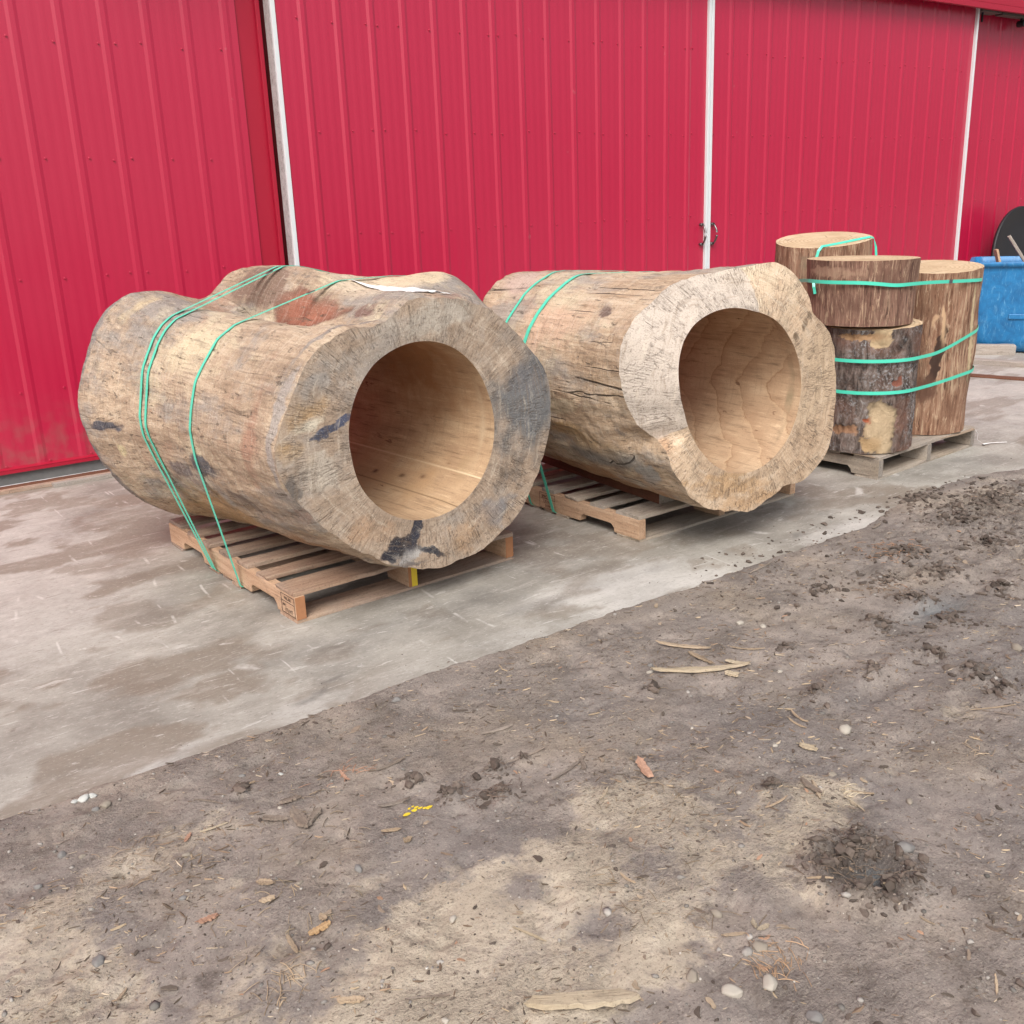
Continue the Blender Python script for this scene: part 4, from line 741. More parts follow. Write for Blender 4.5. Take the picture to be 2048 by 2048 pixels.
def log_strap(label, root, Rg, Ag, zc, a_top, a_bot, pal, wid=.016, push=.003, group='green straps around the two hollow logs', slack=None):
    """tight loop over the log and down under the pallet; the loop leans from a_top (log top) to a_bot (floor)"""
    c, s = np.cos(TH), np.sin(TH)
    Minv = root.matrix_world.inverted() if False else (Matrix.Translation(root.location) @ Matrix.Rotation(root.rotation_euler.z, 4, 'Z')).inverted()
    pts = []
    ztop = zc+.5
    def a_at(z): 
        t = np.clip((z-.02)/(ztop-.02), 0, 1); return a_bot+(a_top-a_bot)*t
    for j in range(NA):
        r = .55
        for _ in range(4):
            a = a_at(zc+r*s[j]); r = np.interp(a, Ag[:, j], Rg[:, j])
        pts.append((r*c[j], zc+r*s[j]))
    pl, prz, Wd, Hh = pal
    for px in (0.0, Wd):
        q = Matrix.Translation(pl) @ Matrix.Rotation(prz, 4, 'Z')
        # pallet side at the strap's run
        for z in (.0128,):
            for aa in [a_bot]:
                w0 = q @ Vector((px, 0, z)); w1 = q @ Vector((px, 1.2, z)); l0 = Minv @ w0; l1 = Minv @ w1
                t = (aa-l0.y)/(l1.y-l0.y); x = l0.x+(l1.x-l0.x)*t; x += (-.004 if px == 0 else .004); pts.append((x, z-.001))
    H = hull2(pts); 
    # resample
    H = np.array(H); seg = np.linalg.norm(np.roll(H, -1, 0)-H, axis=1); cum = np.concatenate([[0], np.cumsum(seg)]); N = 260
    Hc = np.concatenate([H, H[:1]]); tt = np.linspace(0, cum[-1], N, endpoint=False); Q = np.stack([np.interp(tt, cum, Hc[:, 0]), np.interp(tt, cum, Hc[:, 1])], 1)
    T = np.roll(Q, -1, 0)-np.roll(Q, 1, 0); T /= np.linalg.norm(T, axis=1)[:, None]; nn = np.stack([T[:, 1], -T[:, 0]], 1)
    P = np.stack([Q[:, 0]+nn[:, 0]*push, a_at(Q[:, 1]), Q[:, 1]+nn[:, 1]*push*(Q[:, 1] > .03)], 1); Nn = np.stack([nn[:, 0], 0*nn[:, 0], nn[:, 1]], 1)
    V, F = ribbon(P, Nn, wid, .0011)
    o = mesh_obj('strap', V, F, M['strap'], None, False); o.location = root.location; o.rotation_euler = root.rotation_euler
    tag(o, label, 'strap', group)
    return o, P, Nn
def clip_on(o, P, Nn, i, wid):
    p, n_ = P[i], Nn[i]; t = P[(i+1) % len(P)]-P[i-1]; t /= np.linalg.norm(t); b = np.cross(t, n_); mb = MB(); V = []
    for dn in (.0013, .0032):
        for st, sb in ((-1, -1), (1, -1), (1, 1), (-1, 1)): V.append(tuple(p+n_*dn+t*st*.016+b*sb*(wid/2+.0015)))
    mb.add(V, [(0, 3, 2, 1), (4, 5, 6, 7), (0, 1, 5, 4), (1, 2, 6, 5), (2, 3, 7, 6), (3, 0, 4, 7)]); mb.obj('strap_clip', M['clip'], o)
pal1 = (p1.location, p1.rotation_euler.z, .985, PH); pal2 = (p2.location, p2.rotation_euler.z, 1.045, PH)
o, P, Nn = log_strap('farthest back of the three green straps on the grey hollow log', rt1, Rg1, Ag1, .646, 1.00, .93, pal1, .018)
o, P, Nn = log_strap('middle of the three green straps on the grey hollow log, close beside the back one', rt1, Rg1, Ag1, .646, .955, .905, pal1, .018); clip_on(o, P, Nn, int(np.argmin(np.hypot(P[:, 0]+.02, P[:, 2]-1.12))), .013)
o, P, Nn = log_strap('single green strap nearest the bored end of the grey hollow log', rt1, Rg1, Ag1, .646, .58, .66, pal1, .016); clip_on(o, P, Nn, int(np.argmin(np.hypot(P[:, 0]+.07, P[:, 2]-1.1))), .011)
o, P, Nn = log_strap('wider green strap around the pale tan log, nearer its bored end', rt2, Rg2, Ag2, .650, .80, .86, pal2, .022)
o, P, Nn = log_strap('narrow green strap around the back of the pale tan log', rt2, Rg2, Ag2, .650, 1.00, 1.03, pal2, .016)

# white paper lying on log 1, following its top
nu, nv = 26, 16; V = []
for i in range(nu):
    f = i/(nu-1); a = .06+.52*f
    for j in range(nv):
        g = j/(nv-1); th = 67+9*f+(15-12*f)*g
        jj = int(round(th/360*NA)) % NA; r = np.interp(a, Ag1[:, jj], Rg1[:, jj])+.004+.003*math.sin(f*5+g*3)
        V.append((r*math.cos(R(th)), a, .646+r*math.sin(R(th))))
pp = mesh_obj('paper_sheet', V, grid_faces(nu, nv), M['paper'], None, True); pp.location = rt1.location; pp.rotation_euler = rt1.rotation_euler
so = pp.modifiers.new('thickness', 'SOLIDIFY'); so.thickness = .0006; tag(pp, 'white paper sheet lying along the top of the grey hollow log', 'paper')

# ------------------------------------------------------------------ upright blocks
def block(label, x, y, z0, z1, r0, r1, mat, seed, tilt=(0, 0), bark=False, blobs=[], topz=0, egg=.04, group=None):
    root = empty('log_block', (x, y, z0)); root.rotation_euler = (tilt[0], tilt[1], 0); tag(root, label, 'log block')
    H = z1-z0; N = 160; K = 70; th = np.arange(N)*2*math.pi/N; u = np.linspace(0, 1, K); T2, U2 = np.meshgrid(th, u); cy = T2/(2*math.pi)
    r = r0+(r1-r0)*U2; r = r*(1+egg*np.cos(2*T2+seed)+egg*.5*np.cos(3*T2+seed*2.3))+(fbm(cy*6, U2*H*2.2, seed+70, 3, .5, 6)-.5)*.035
    amp = .014 if bark else .006
    r = r+(fbm(cy*(26 if bark else 18), U2*H*(5 if bark else 1.5), seed, 4, .6, 26 if bark else 18)-.5)*amp*2+(fbm(cy*90, U2*H*(20 if bark else 5), seed+3, 3, .6, 90)-.5)*amp*.8
    V = np.stack([r*np.cos(T2), r*np.sin(T2), U2*H+topz*(r*np.cos(T2-R(215)))*U2**4/.25*.5], -1)
    tint = np.zeros((K*N, 3)); mask = np.zeros(K*N); td = np.degrees(T2).ravel(); zz = (U2*H).ravel()
    for (t0, zc_, dt, dz, rot, col, st) in blobs:
        d_ = ((td-t0+180) % 360-180)*math.pi/180*r0; q_ = zz-zc_; cr, sr = math.cos(R(rot)), math.sin(R(rot)); a_, b_ = d_*cr+q_*sr, -d_*sr+q_*cr
        a_, b_ = warp2(a_, b_, int(t0), min(dt, dz)*.9, 1.1/max(min(dt, dz), .02)); w = np.exp(-((a_/dt)**2+(b_/dz)**2)**2.2); tint, mask = blend_tint(tint, mask, w, col, st)
    if bark:        # bark is thinner where it has come off
        rr = np.hypot(V[..., 0], V[..., 1]); k = 1-.010/rr*np.clip(mask.reshape(K, N)*1.3, 0, 1); V[..., 0] *= k; V[..., 1] *= k
    mesh_obj('block_side', V.reshape(-1, 3), grid_faces(K, N, True), mat, root, True, {'tint': tint, 'tmask': mask})
    top = V[-1]; cx = top.mean(0); VV = []; 
    for f in (0, .03, .3, .65, .95): VV += list(top*(1-f)+cx*f+np.array([0, 0, .002 if f > 0 else 0]))
    F = grid_faces(5, N, True); F.append(tuple(range(4*N, 5*N)))
    mesh_obj('cut_top', VV, F, M['top'], root, False)
    VB = list(V[0]); mesh_obj('cut_bottom', VB, [tuple(reversed(range(N)))], M['top'], root, False)
    return root
Z0 = PH+.0065
tan = (.62, .44, .24)
block('grey barked log block at the bottom of the stack of two', 4.515, 3.15, Z0, .762, .232, 0.252, M['bark'], 4, bark=True, topz=-.02,
      blobs=[(237, .13, .075, .15, 12, (.50, .385, .25), 1.2), (222, .05, .06, .05, 0, (.45, .31, .17), .8), (228, .60, .045, .06, 0, (.49, .37, .23), 1.1), (205, .60, .12, .02, 0, (.40, .25, .14), .9), (190, .12, .10, .03, 0, (.35, .2, .12), .8), (218, .17, .02, .015, 0, (.35, .10, .05), 1.), (254, .36, .03, .03, 0, (.25, .10, .07), .9)])
block('short reddish brown stripped log block stacked on top of the barked block', 4.455, 3.18, .768, 1.083, .248, .262, M['strip1'], 9, tilt=(0, R(.6)), topz=.0, blobs=[(300, .25, .03, .10, 0, (.42, .27, .18), .7), (180, .26, .2, .03, 0, (.40, .26, .18), .6)])
block('tall brown stripped log block standing at the right front of its pallet', 5.08, 3.18, Z0, 1.005, .225, .236, M['strip2'], 14, tilt=(R(.8), 0), topz=-.04, blobs=[(282, .55, .018, .30, 4, (.62, .48, .30), 1.2), (226, .42, .03, .18, -10, (.07, .04, .03), 1.), (218, .62, .05, .02, 80, (.6, .4, .25), .6), (230, .60, .012, .12, 6, (.62, .42, .26), .9), (215, .25, .06, .1, 0, (.17, .09, .06), .6)])
block('tallest brown log block standing behind the stack of two', 4.92, 3.785, Z0, 1.150, .262, .268, M['strip2'], 31, topz=-.06, blobs=[(200, .9, .1, .1, 0, (.5, .36, .24), .5)])
def ring_strap(label, circles, zf, wid=.017, seed=0):
    pts = []
    for (x, y, r) in circles:
        for a in np.linspace(0, 2*math.pi, 90, endpoint=False): pts.append((x+r*math.cos(a), y+r*math.sin(a)))
    H = np.array(hull2(pts)); seg = np.linalg.norm(np.roll(H, -1, 0)-H, axis=1); cum = np.concatenate([[0], np.cumsum(seg)]); Hc = np.concatenate([H, H[:1]]); tt = np.linspace(0, cum[-1], 220, endpoint=False)
    Q = np.stack([np.interp(tt, cum, Hc[:, 0]), np.interp(tt, cum, Hc[:, 1])], 1); T = np.roll(Q, -1, 0)-np.roll(Q, 1, 0); T /= np.linalg.norm(T, axis=1)[:, None]
    P = np.stack([Q[:, 0], Q[:, 1], [zf(x, y) for x, y in Q]], 1); Nn = np.stack([T[:, 1], -T[:, 0], 0*T[:, 0]], 1)
    V, F = ribbon(P, Nn, wid, .0012); o = mesh_obj('strap', V, F, M['strap'], None, False); tag(o, label, 'strap', 'green straps around the upright log blocks'); return o, P, Nn
o, P, Nn = ring_strap('topmost green strap around the upright log blocks', [(4.455, 3.18, .272), (5.08, 3.18, .25), (4.92, 3.785, .285)], lambda x, y: .965-.03*sstep(4.4, 5.3, x)+.02*sstep(4.4, 4.2, x))
clip_on(o, P, Nn, int(np.argmin(np.hypot(P[:, 0]-4.83, P[:, 1]-2.92))), .017)
ring_strap('middle green strap, rising over the barked and the right log block', [(4.515, 3.15, .268), (5.08, 3.18, .254), (4.92, 3.785, .285)], lambda x, y: .600+.09*sstep(4.65, 5.35, x))
ring_strap('lowest green strap around the upright log blocks', [(4.515, 3.15, .262), (5.08, 3.18, .252), (4.92, 3.785, .285)], lambda x, y: .440+.022*sstep(4.65, 5.35, x))
# strap tail tied over the back block
path = [(4.66, 3.625, 1.04), (4.676, 3.62, 1.100), (4.70, 3.615, 1.124), (4.82, 3.60, 1.134), (4.95, 3.585, 1.147), (5.06, 3.57, 1.158), (5.105, 3.575, 1.150), (5.122, 3.57, 1.10), (5.13, 3.56, .98)]
V, F = ribbon(path, [Vector((-.30, -.55, .75)).normalized()[:]]*len(path), .015, .0015, False); o = mesh_obj('strap', V, F, M['strap'], None, False); tag(o, 'short green strap end lying over the top of the tallest log block', 'strap')
# knot tail beside the stripped block
V, F = ribbon([(4.235, 3.30, .99), (4.222, 3.285, .955), (4.228, 3.28, .92)], [(-.7, -.7, 0)]*3, .014, .0015, False); o = mesh_obj('strap', V, F, M['strap'], None, False); tag(o, 'hanging tail of green strap left of the short stripped block', 'strap')

# ------------------------------------------------------------------ far right: tub, disc, sticks, timbers
def mat_tub():
    t = NT('scuffed_blue_plastic'); v = t.obj; n = t.noise(v, 9, 6, .7, .8); s_ = t.noise(t.map(v, (6, 6, 1.5), (.3, .5, 0)), 7, 6, .7, 1.2)
    col = t.ramp(n, [(.35, (.010, .115, .29)), (.6, (.016, .18, .42))]); col = t.mix(col, (.16, .40, .62), t.ramp(s_, [(.54, 0.), (.70, .55)])); col = t.mix(col, (.10, .12, .14), t.ramp(t.noise(v, 5, 5), [(.62, 0.), (.75, .35)]))
    return t.fin(col, .42, t.bump(s_, .15, .003), .5)
tub = empty('blue_tub', (9.04, 4.765, 0), R(-61)); tag(tub, 'scuffed blue plastic tub with wood offcuts sticking out, at the right edge', 'tub')
def rrect(h, rad, n=10):
    P = []
    for (sx, sy, a0) in ((1, 1, 0), (-1, 1, 90), (-1, -1, 180), (1, -1, 270)):
        for k in range(n+1): a = R(a0+90*k/n); P.append((sx*(h-rad)+rad*math.cos(a), sy*(h-rad)+rad*math.sin(a)))
    return P
levels = [(0.02, .28, .12), (.0, .30, .13), (.01, .345, .14), (.05, .385, .15), (.12, .40, .14), (.40, .415, .12), (.70, .428, .10), (.74, .430, .10), (.742, .445, .10), (.775, .447, .10), (.780, .444, .10), (.781, .440, .10), (.781, .415, .09), (.779, .412, .09), (.72, .405, .09), (.15, .375, .12), (.05, .3, .12)]
V = []; 
for z, h, rad in levels: V += [(x, y, z+.004) for x, y in rrect(h, rad)]
npt = len(rrect(1, .1)); F = grid_faces(len(levels), npt, True)[::1]; F.append(tuple(reversed(range(npt)))); F.append(tuple(range((len(levels)-1)*npt, len(levels)*npt)))
mt = mat_tub(); tb = mesh_obj('tub_shell', V, F, mt, tub, True)
mb = MB(); mb.box(.10, .22, -.452, -.425, .62, .69); bevel(mb.obj('handle_pocket', mt, tub), .006)
mb = MB(); mb.box(-.09, .06, -.424, -.412, .30, .345); bevel(mb.obj('moulded_mark', mt, tub), .006)
def stick(label, a, b, w, tck, mat, cat='wood offcut', name='wood_offcut', group=None):
    a, b = Vector(a), Vector(b); L = (b-a).length; o = board(name, L, w, tck, mat, None, 0, 0, 0, 'x', int(L*1000) % 97, .004)
    o.location = (a+b)/2; o.rotation_mode = 'QUATERNION'; o.rotation_quaternion = (b-a).to_track_quat('X', 'Z'); tag(o, label, cat, group); return o
stick('pale wood offcut leaning out of the blue tub near its left corner', (8.77, 4.80, .60), (8.69, 4.85, .885), .05, .02, M['pal_str'])
stick('long grey stick leaning out of the blue tub in front of the black disc', (9.14, 4.66, .55), (8.94, 4.88, .985), .035, .025, M['greywood'])
# black disc leaning on the wall
disc = MB(); n = 64; V = []
for (rr, y_) in ((.0, -.012), (.35, -.014), (.555, -.006), (.575, -.02), (.582, 0), (.575, .02), (0, .02)):
    for k in range(n): a = 2*math.pi*k/n; V.append((rr*math.cos(a), y_, rr*math.sin(a)))
disc.add(V, grid_faces(7, n, True)); o = disc.obj('black_disc', M['black'], None, smooth=True); o.location = (10.89, 5.78, .625); o.rotation_euler = (R(-6), 0, 0)
tag(o, 'large round black disc leaning against the red wall behind the blue tub', 'disc')
o = board('timber_block', .75, .10, .085, M['greywood'], None, 8.25, 4.72, .0435, 'y', 3, .004, R(18)); o.location = (8.42, 4.86, .0435); o.rotation_euler = (0, 0, R(128)); tag(o, 'short thick grey timber lying on the concrete in front of the blue tub', 'timber')
o = board('plank', 2.4, .10, .04, M['greywood'], None, 8.35, 4.3, .021, 'x', 4, .003); o.location = (8.02, 4.42, .021); o.rotation_euler = (0, 0, R(104)); tag(o, 'long pale plank lying on the concrete right of the upright log blocks', 'plank')
o = board('plank', 2.4, .10, .012, M['dun'], None, 7.7, 4.1, .006, 'x', 5, .003); o.location = (7.47, 4.02, .007); o.rotation_euler = (0, 0, R(104)); tag(o, 'flat dark strip lying on the concrete in front of the pale plank', 'strip')
# left: boards along the wall foot
for k, (x0, x1, y, w, t_, mt_, lab) in enumerate([(-6, 2.2, 6.03, .045, .010, M['white_trim'], 'long white strip lying along the foot of the red wall'), (-1.2, 1.75, 5.975, .05, .018, M['dun'], 'dark brown board lying next to the white strip at the wall foot'), (-1.0, 1.62, 5.915, .045, .018, M['pal_a'], 'outer brown board lying at the wall foot on the left'), (1.02, 1.9, 5.87, .035, .022, M['greywood'], 'short dark grey stick beside the boards at the wall foot')]):
    o = board('board', x1-x0, w, t_, mt_, None, (x0+x1)/2, y, t_/2+.001, 'x', 60+k, .002, R([0, 0, -.5, 1.5][k])); tag(o, lab, 'board')
# torn white plastic tie on the grey pallet's right corner
V, F = ribbon([(5.33, 3.0, .112), (5.345, 2.98, .07), (5.335, 2.975, .04), (5.36, 2.95, .012), (5.44, 2.95, .006), (5.52, 2.90, .006)], [(.7, -.7, .1), (.7, -.7, .1), (.7, -.7, .1), (.3, -.3, .9), (0, 0, 1), (0, 0, 1)], .010, .001, False)
o = mesh_obj('plastic_tie', V, F, M['paper'], None, False); tag(o, 'torn white plastic tie hanging from the right corner of the grey pallet', 'plastic tie')

# ------------------------------------------------------------------ stones, wood pieces, litter
STONES = [(1.253, 2.416, 0.0299, 0), (2.124, 1.475, 0.041, 2), (0.869, 1.502, 0.0227, 2), (1.911, 1.357, 0.0252, 1), (1.669, 1.446, 0.0197, 2), (1.237, 0.984, 0.039, 2), (1.17, 1.013, 0.0406, 2), (1.24, 0.883, 0.0338, 0), (1.141, 1.087, 0.0358, 1), (1.3, 1.06, 0.0332, 1), (1.191, 1.515, 0.0225, 1), (0.697, 1.883, 0.0158, 1), (1.303, 1.178, 0.0287, 1), (0.371, 2.455, 0.0329, 3), (0.349, 2.455, 0.0202, 3), (0.393, 2.454, 0.0229, 3), (0.408, 2.391, 0.03, 1), (0.384, 2.388, 0.0224, 0), (0.272, 2.247, 0.0231, 0), (0.31, 2.214, 0.0185, 1), (0.503, 2.069, 0.023, 1), (0.669, 1.815, 0.0198, 1), (0.794, 1.776, 0.0246, 0), (2.97, 1.453, 0.0413, 1), (1.955, 2.065, 0.0233, 2), (2.448, 2.142, 0.0343, 2), (2.498, 2.082, 0.0273, 2), (1.992, 2.104, 0.0221, 0), (0.734, 2.322, 0.0184, 0), (0.817, 2.259, 0.0158, 3), (0.446, 1.923, 0.0173, 0), (0.25, 1.836, 0.0337, 0), (0.203, 2.166, 0.0221, 0), (2.261, 1.813, 0.0215, 2), (0.754, 2.116, 0.0149, 2), (1.793, 1.669, 0.0135, 1), (1.958, 1.168, 0.0216, 1), (1.907, 1.534, 0.0186, 2), (1.779, 1.062, 0.0444, 0), (0.712, 1.281, 0.018, 2)]
WOODS = [(0.845, 1.218, 1.019, 1.106, 0.0384, 0), (1.949, 2.048, 2.205, 1.887, 0.0247, 0), (2.112, 2.203, 2.209, 2.05, 0.0165, 1), (2.142, 2.082, 2.135, 1.973, 0.0161, 1), (2.113, 1.901, 2.13, 1.86, 0.0214, 0), (2.18, 1.963, 2.218, 1.894, 0.0157, 0), (0.944, 1.962, 1.024, 1.948, 0.0111, 2), (0.902, 1.864, 0.942, 1.842, 0.0094, 1), (0.768, 2.072, 0.765, 1.987, 0.0319, 2), (0.763, 1.989, 0.825, 2.037, 0.0215, 2), (0.7, 2.095, 0.743, 2.054, 0.017, 2), (0.763, 2.137, 0.812, 2.126, 0.0175, 2), (0.622, 1.656, 0.664, 1.65, 0.0164, 3), (0.446, 1.824, 0.488, 1.822, 0.0146, 4), (0.575, 1.436, 0.617, 1.411, 0.0148, 1), (0.579, 1.673, 0.573, 1.607, 0.0102, 1), (0.252, 1.714, 0.277, 1.738, 0.0075, 1), (1.576, 1.708, 1.551, 1.636, 0.0235, 4), (1.953, 1.503, 1.996, 1.471, 0.0066, 0), (1.957, 1.493, 1.967, 1.452, 0.0186, 0), (0.952, 1.405, 0.982, 1.333, 0.0061, 0), (1.514, 1.12, 1.548, 1.081, 0.0064, 1), (1.263, 1.128, 1.306, 1.102, 0.0079, 1), (1.853, 1.28, 1.837, 1.207, 0.0049, 0), (1.849, 1.257, 1.848, 1.225, 0.0048, 0), (1.345, 1.12, 1.335, 1.101, 0.0101, 0), (1.333, 1.095, 1.358, 1.09, 0.01, 0), (1.014, 2.105, 1.108, 2.111, 0.0091, 2), (1.337, 2.08, 1.429, 2.068, 0.0097, 2), (0.7, 2.276, 0.751, 2.27, 0.0077, 1), (0.56, 2.139, 0.626, 2.133, 0.0072, 0), (0.592, 2.275, 0.64, 2.222, 0.005, 2), (0.519, 2.122, 0.538, 2.144, 0.0094, 4), (1.295, 1.913, 1.422, 1.906, 0.0079, 2), (1.347, 1.778, 1.48, 1.809, 0.0089, 2), (1.465, 1.812, 1.441, 1.762, 0.0118, 2), (0.922, 1.798, 0.94, 1.793, 0.0163, 1), (0.598, 1.876, 0.623, 1.852, 0.0154, 1), (0.945, 2.168, 0.943, 2.108, 0.0079, 4), (0.575, 1.805, 0.607, 1.801, 0.015, 1), (0.66, 1.688, 0.663, 1.666, 0.0146, 1), (2.263, 2.019, 2.339, 1.939, 0.0081, 1), (2.095, 1.636, 2.062, 1.552, 0.0085, 1), (2.042, 1.604, 2.033, 1.533, 0.007, 1), (1.659, 1.356, 1.733, 1.35, 0.006, 1), (1.827, 1.388, 1.811, 1.315, 0.0175, 2), (1.847, 1.365, 1.793, 1.301, 0.01, 1), (1.884, 1.283, 1.925, 1.244, 0.0073, 1), (1.382, 1.635, 1.434, 1.664, 0.0073, 0), (1.235, 1.396, 1.238, 1.351, 0.0076, 1), (1.314, 1.459, 1.323, 1.428, 0.0091, 2), (0.38, 1.54, 0.44, 1.523, 0.0055, 2), (0.679, 1.367, 0.751, 1.326, 0.0046, 2), (3.636, 2.456, 3.719, 2.476, 0.013, 2), (1.59, 0.747, 1.552, 0.721, 0.0056, 1), (1.616, 0.92, 1.62, 0.889, 0.005, 1), (2.475, 1.32, 2.582, 1.25, 0.0056, 1), (2.495, 1.266, 2.53, 1.208, 0.0069, 2), (2.829, 2.433, 2.972, 2.456, 0.0097, 2)]
def gz(x, y): return float(mud_height(np.array([x]), np.array([y]))[0]) if y < 2.49 else 0.
def ico():
    import bmesh
    b = bmesh.new(); bmesh.ops.create_icosphere(b, subdivisions=3, radius=1); V = np.array([v.co[:] for v in b.verts]); F = [tuple(v.index for v in f.verts) for f in b.faces]; b.free(); return V, F
IV, IF = ico()
SC = [[(.23, .22, .21), (.27, .25, .23)], [(.30, .26, .21), (.34, .30, .25)], [(.46, .42, .36), (.50, .47, .42)], [(.55, .56, .53), (.60, .61, .58)]]
smats = [mat_plain('stone_'+n_, c[0], .8, var=.35, sc=70, bump=.4) for n_, c in zip(('grey', 'brown', 'pale', 'white'), SC)]
PENDING = []; MARKS = []
tone_n = ['dull grey', 'brown grey', 'pale buff', 'whitish broken']
order = sorted(range(len(STONES)), key=lambda i: STONES[i][1])
special = {0: 'grey egg shaped stone by itself on dark mud just below the concrete edge', 1: 'pale flat stone alone on the mud right of centre', 2: 'small pale angular stone on the sandy ground at the lower middle', 5: 'pale rounded stone, right one of the close pair near the bottom edge', 6: 'pale irregular stone, left one of the close pair near the bottom edge', 13: 'largest whitish lump at the concrete edge on the left', 23: 'brownish stone at the right edge of the picture in the mud', 38: 'broad low stone half sunk behind the clod ring'}
for i, (x, y, s, c) in enumerate(STONES):
    rs = np.random.RandomState(100+i); d_ = IV+0; k = 1+.22*(fbm(d_[:, 0]*1.7+9, d_[:, 1]*1.7+d_[:, 2]*1.3+7, i, 2)-.5)*2
    for _ in range(5 if c in (2, 3) else 4):
        n_ = rs.randn(3); n_ /= np.linalg.norm(n_); dt = d_@n_; lim = .74; k = np.where(dt*k > lim, lim/np.maximum(dt, .01), k)
    el = rs.uniform(.65, .85); V = d_*k[:, None]*np.array([s/2, s/2*el, s/2*(.5 if c != 0 else .6)]); V += V*(.05*(fbm(d_[:, 0]*6+3, d_[:, 2]*6+d_[:, 1]*5, i+3, 2)-.5))[:, None]
    o = mesh_obj('stone', V, IF, smats[c], None, True); o.location = (x, y, gz(x, y)+s*.06); o.rotation_euler = (rs.uniform(-.2, .2), rs.uniform(-.2, .2), rs.uniform(0, 6.3))
    if i in special: tag(o, special[i], 'stone', 'stones lying on the muddy yard')
    else: PENDING.append((o, ['dull grey stone', 'brownish stone', 'small buff stone', 'whitish lump'][c], 'stone', 'small stones on the muddy yard'))
wm = [mat_board('splinter_pale', (.37, .30, .205), (.45, .375, .27), (.24, .18, .115), .3, .3), mat_board('splinter_tan', (.34, .255, .17), (.43, .34, .24), (.20, .14, .09), .3, .2), mat_board('bark_scrap', (.20, .155, .12), (.30, .25, .20), (.09, .065, .05), .3, .4), mat_board('splinter_orange', (.42, .27, .14), (.5, .36, .2), (.25, .15, .08), .2, .05), mat_board('splinter_pink', (.44, .26, .18), (.52, .34, .25), (.28, .15, .1), .2, .05)]
def splinter(i, x0, y0, x1, y1, w, c):
    L = math.hypot(x1-x0, y1-y0); rs = np.random.RandomState(300+i); n = 14; us = np.linspace(-1, 1, n); thin = w < .008 or w/L < .1
    V = []; bow = rs.uniform(-.06, .06)*L*(1 if c == 2 or thin else .3); lift = rs.uniform(.0, .05)*L*(.5 if i == 0 else 1); t = max(.0016, min(.008, w*.28))
    for k, u in enumerate(us):
        e = (1-abs(u)**(5 if not thin else 2.5)*rs.uniform(.35, .95)); hw = w/2*e*(1+.15*rs.randn()*(.5 if i == 0 else 1)); xx = u*L/2; yy = bow*(1-u*u)+rs.randn()*w*.03
        zz = lift*u*u+t*.6
        for a, b in ((-1, 0), (-.8, 1), (.8, 1), (1, 0)): V.append((xx+(rs.randn()*w*.2 if k in (0, n-1) else 0), yy+a*hw, zz+b*t+rs.randn()*t*.08))
    F = [tuple(reversed(q)) for q in grid_faces(n, 4, True)]+[(0, 1, 2, 3), tuple(reversed(range((n-1)*4, n*4)))]
    o = mesh_obj('wood_splinter' if c != 2 else 'bark_scrap', V, F, wm[c], None, False); mx, my = (x0+x1)/2, (y0+y1)/2
    dz = gz(x1, y1)-gz(x0, y0); o.location = (mx, my, max(gz(mx, my), (gz(x0, y0)+gz(x1, y1))/2)+.001); o.rotation_euler = (rs.uniform(-.1, .1), -math.atan2(dz, L)*.7, math.atan2(y1-y0, x1-x0)); return o
WL = {0: 'broad flat pale splintered board lying at the bottom edge of the picture', 1: 'longest pale split stick on the mud right of centre', 2: 'thin tan splinter lying above the long pale split stick', 3: 'short tan splinter between the thin splinter and the long pale stick', 6: 'curved dark bark strip on the mud left of centre', 8: 'widest curled piece of bark in the group left of centre', 12: 'orange tan wood chip on the mud at the lower left', 17: 'pinkish upright looking wood chip right of centre', 14: 'pale flat chip near the bottom edge, left of the middle', 20: 'thin pale stick on sandy ground at the lower middle', 53: 'dark scrap lying on the concrete beyond the mud', 29: 'small tan stick just below the concrete edge on the left'}
CN = ['small pale wood splinter lying on the mud', 'small tan wood splinter lying on the mud', 'small dark bark scrap lying on the mud', 'small orange wood chip lying on the mud', 'small pinkish wood chip lying on the mud']
CG = ['small pale splinters', 'small tan splinters', 'small bark scraps', 'small orange chips', 'small pinkish chips']
for i, a in enumerate(WOODS):
    o = splinter(i, *a)
    if i in WL: tag(o, WL[i], 'bark' if a[5] == 2 else 'splinter', 'larger wood scraps on the muddy yard')
    else: PENDING.append((o, ['pale splinter', 'tan splinter', 'dark bark scrap', 'orange wood chip', 'pinkish wood chip'][a[5]], 'bark' if a[5] == 2 else 'splinter', 'wood scraps on the muddy yard'))
MARKS = [('the yellow paint flakes', 1.012, 1.893), ('the egg shaped grey stone', 1.253, 2.416), ('the long pale split stick', 2.077, 1.967), ('the broad board at the bottom edge', .932, 1.162), ('the pair of pale stones near the bottom', 1.20, 1.0), ('the dark clod ring with its puddle', 1.647, 1.075), ('the widest curled bark piece', .766, 2.03), ('the whitish rubble at the concrete edge', .371, 2.455), ('the orange tan chip at lower left', .643, 1.653), ('the pinkish chip right of centre', 1.563, 1.672), ('the flat pale stone right of centre', 2.124, 1.475), ('the small white angular stone on the sand', .869, 1.502), ('the right edge of the picture', 3.0, 1.4)]
def pix(x, y):
    d_ = Vector((x, y, -CAM_H)); w = d_.dot(_f); return d_.dot(_r)/w, d_.dot(_u)/w
WORDS = ['closest', 'second closest', 'third closest', 'fourth closest', 'fifth closest', 'sixth closest', 'seventh closest', 'eighth closest']
rank = {}
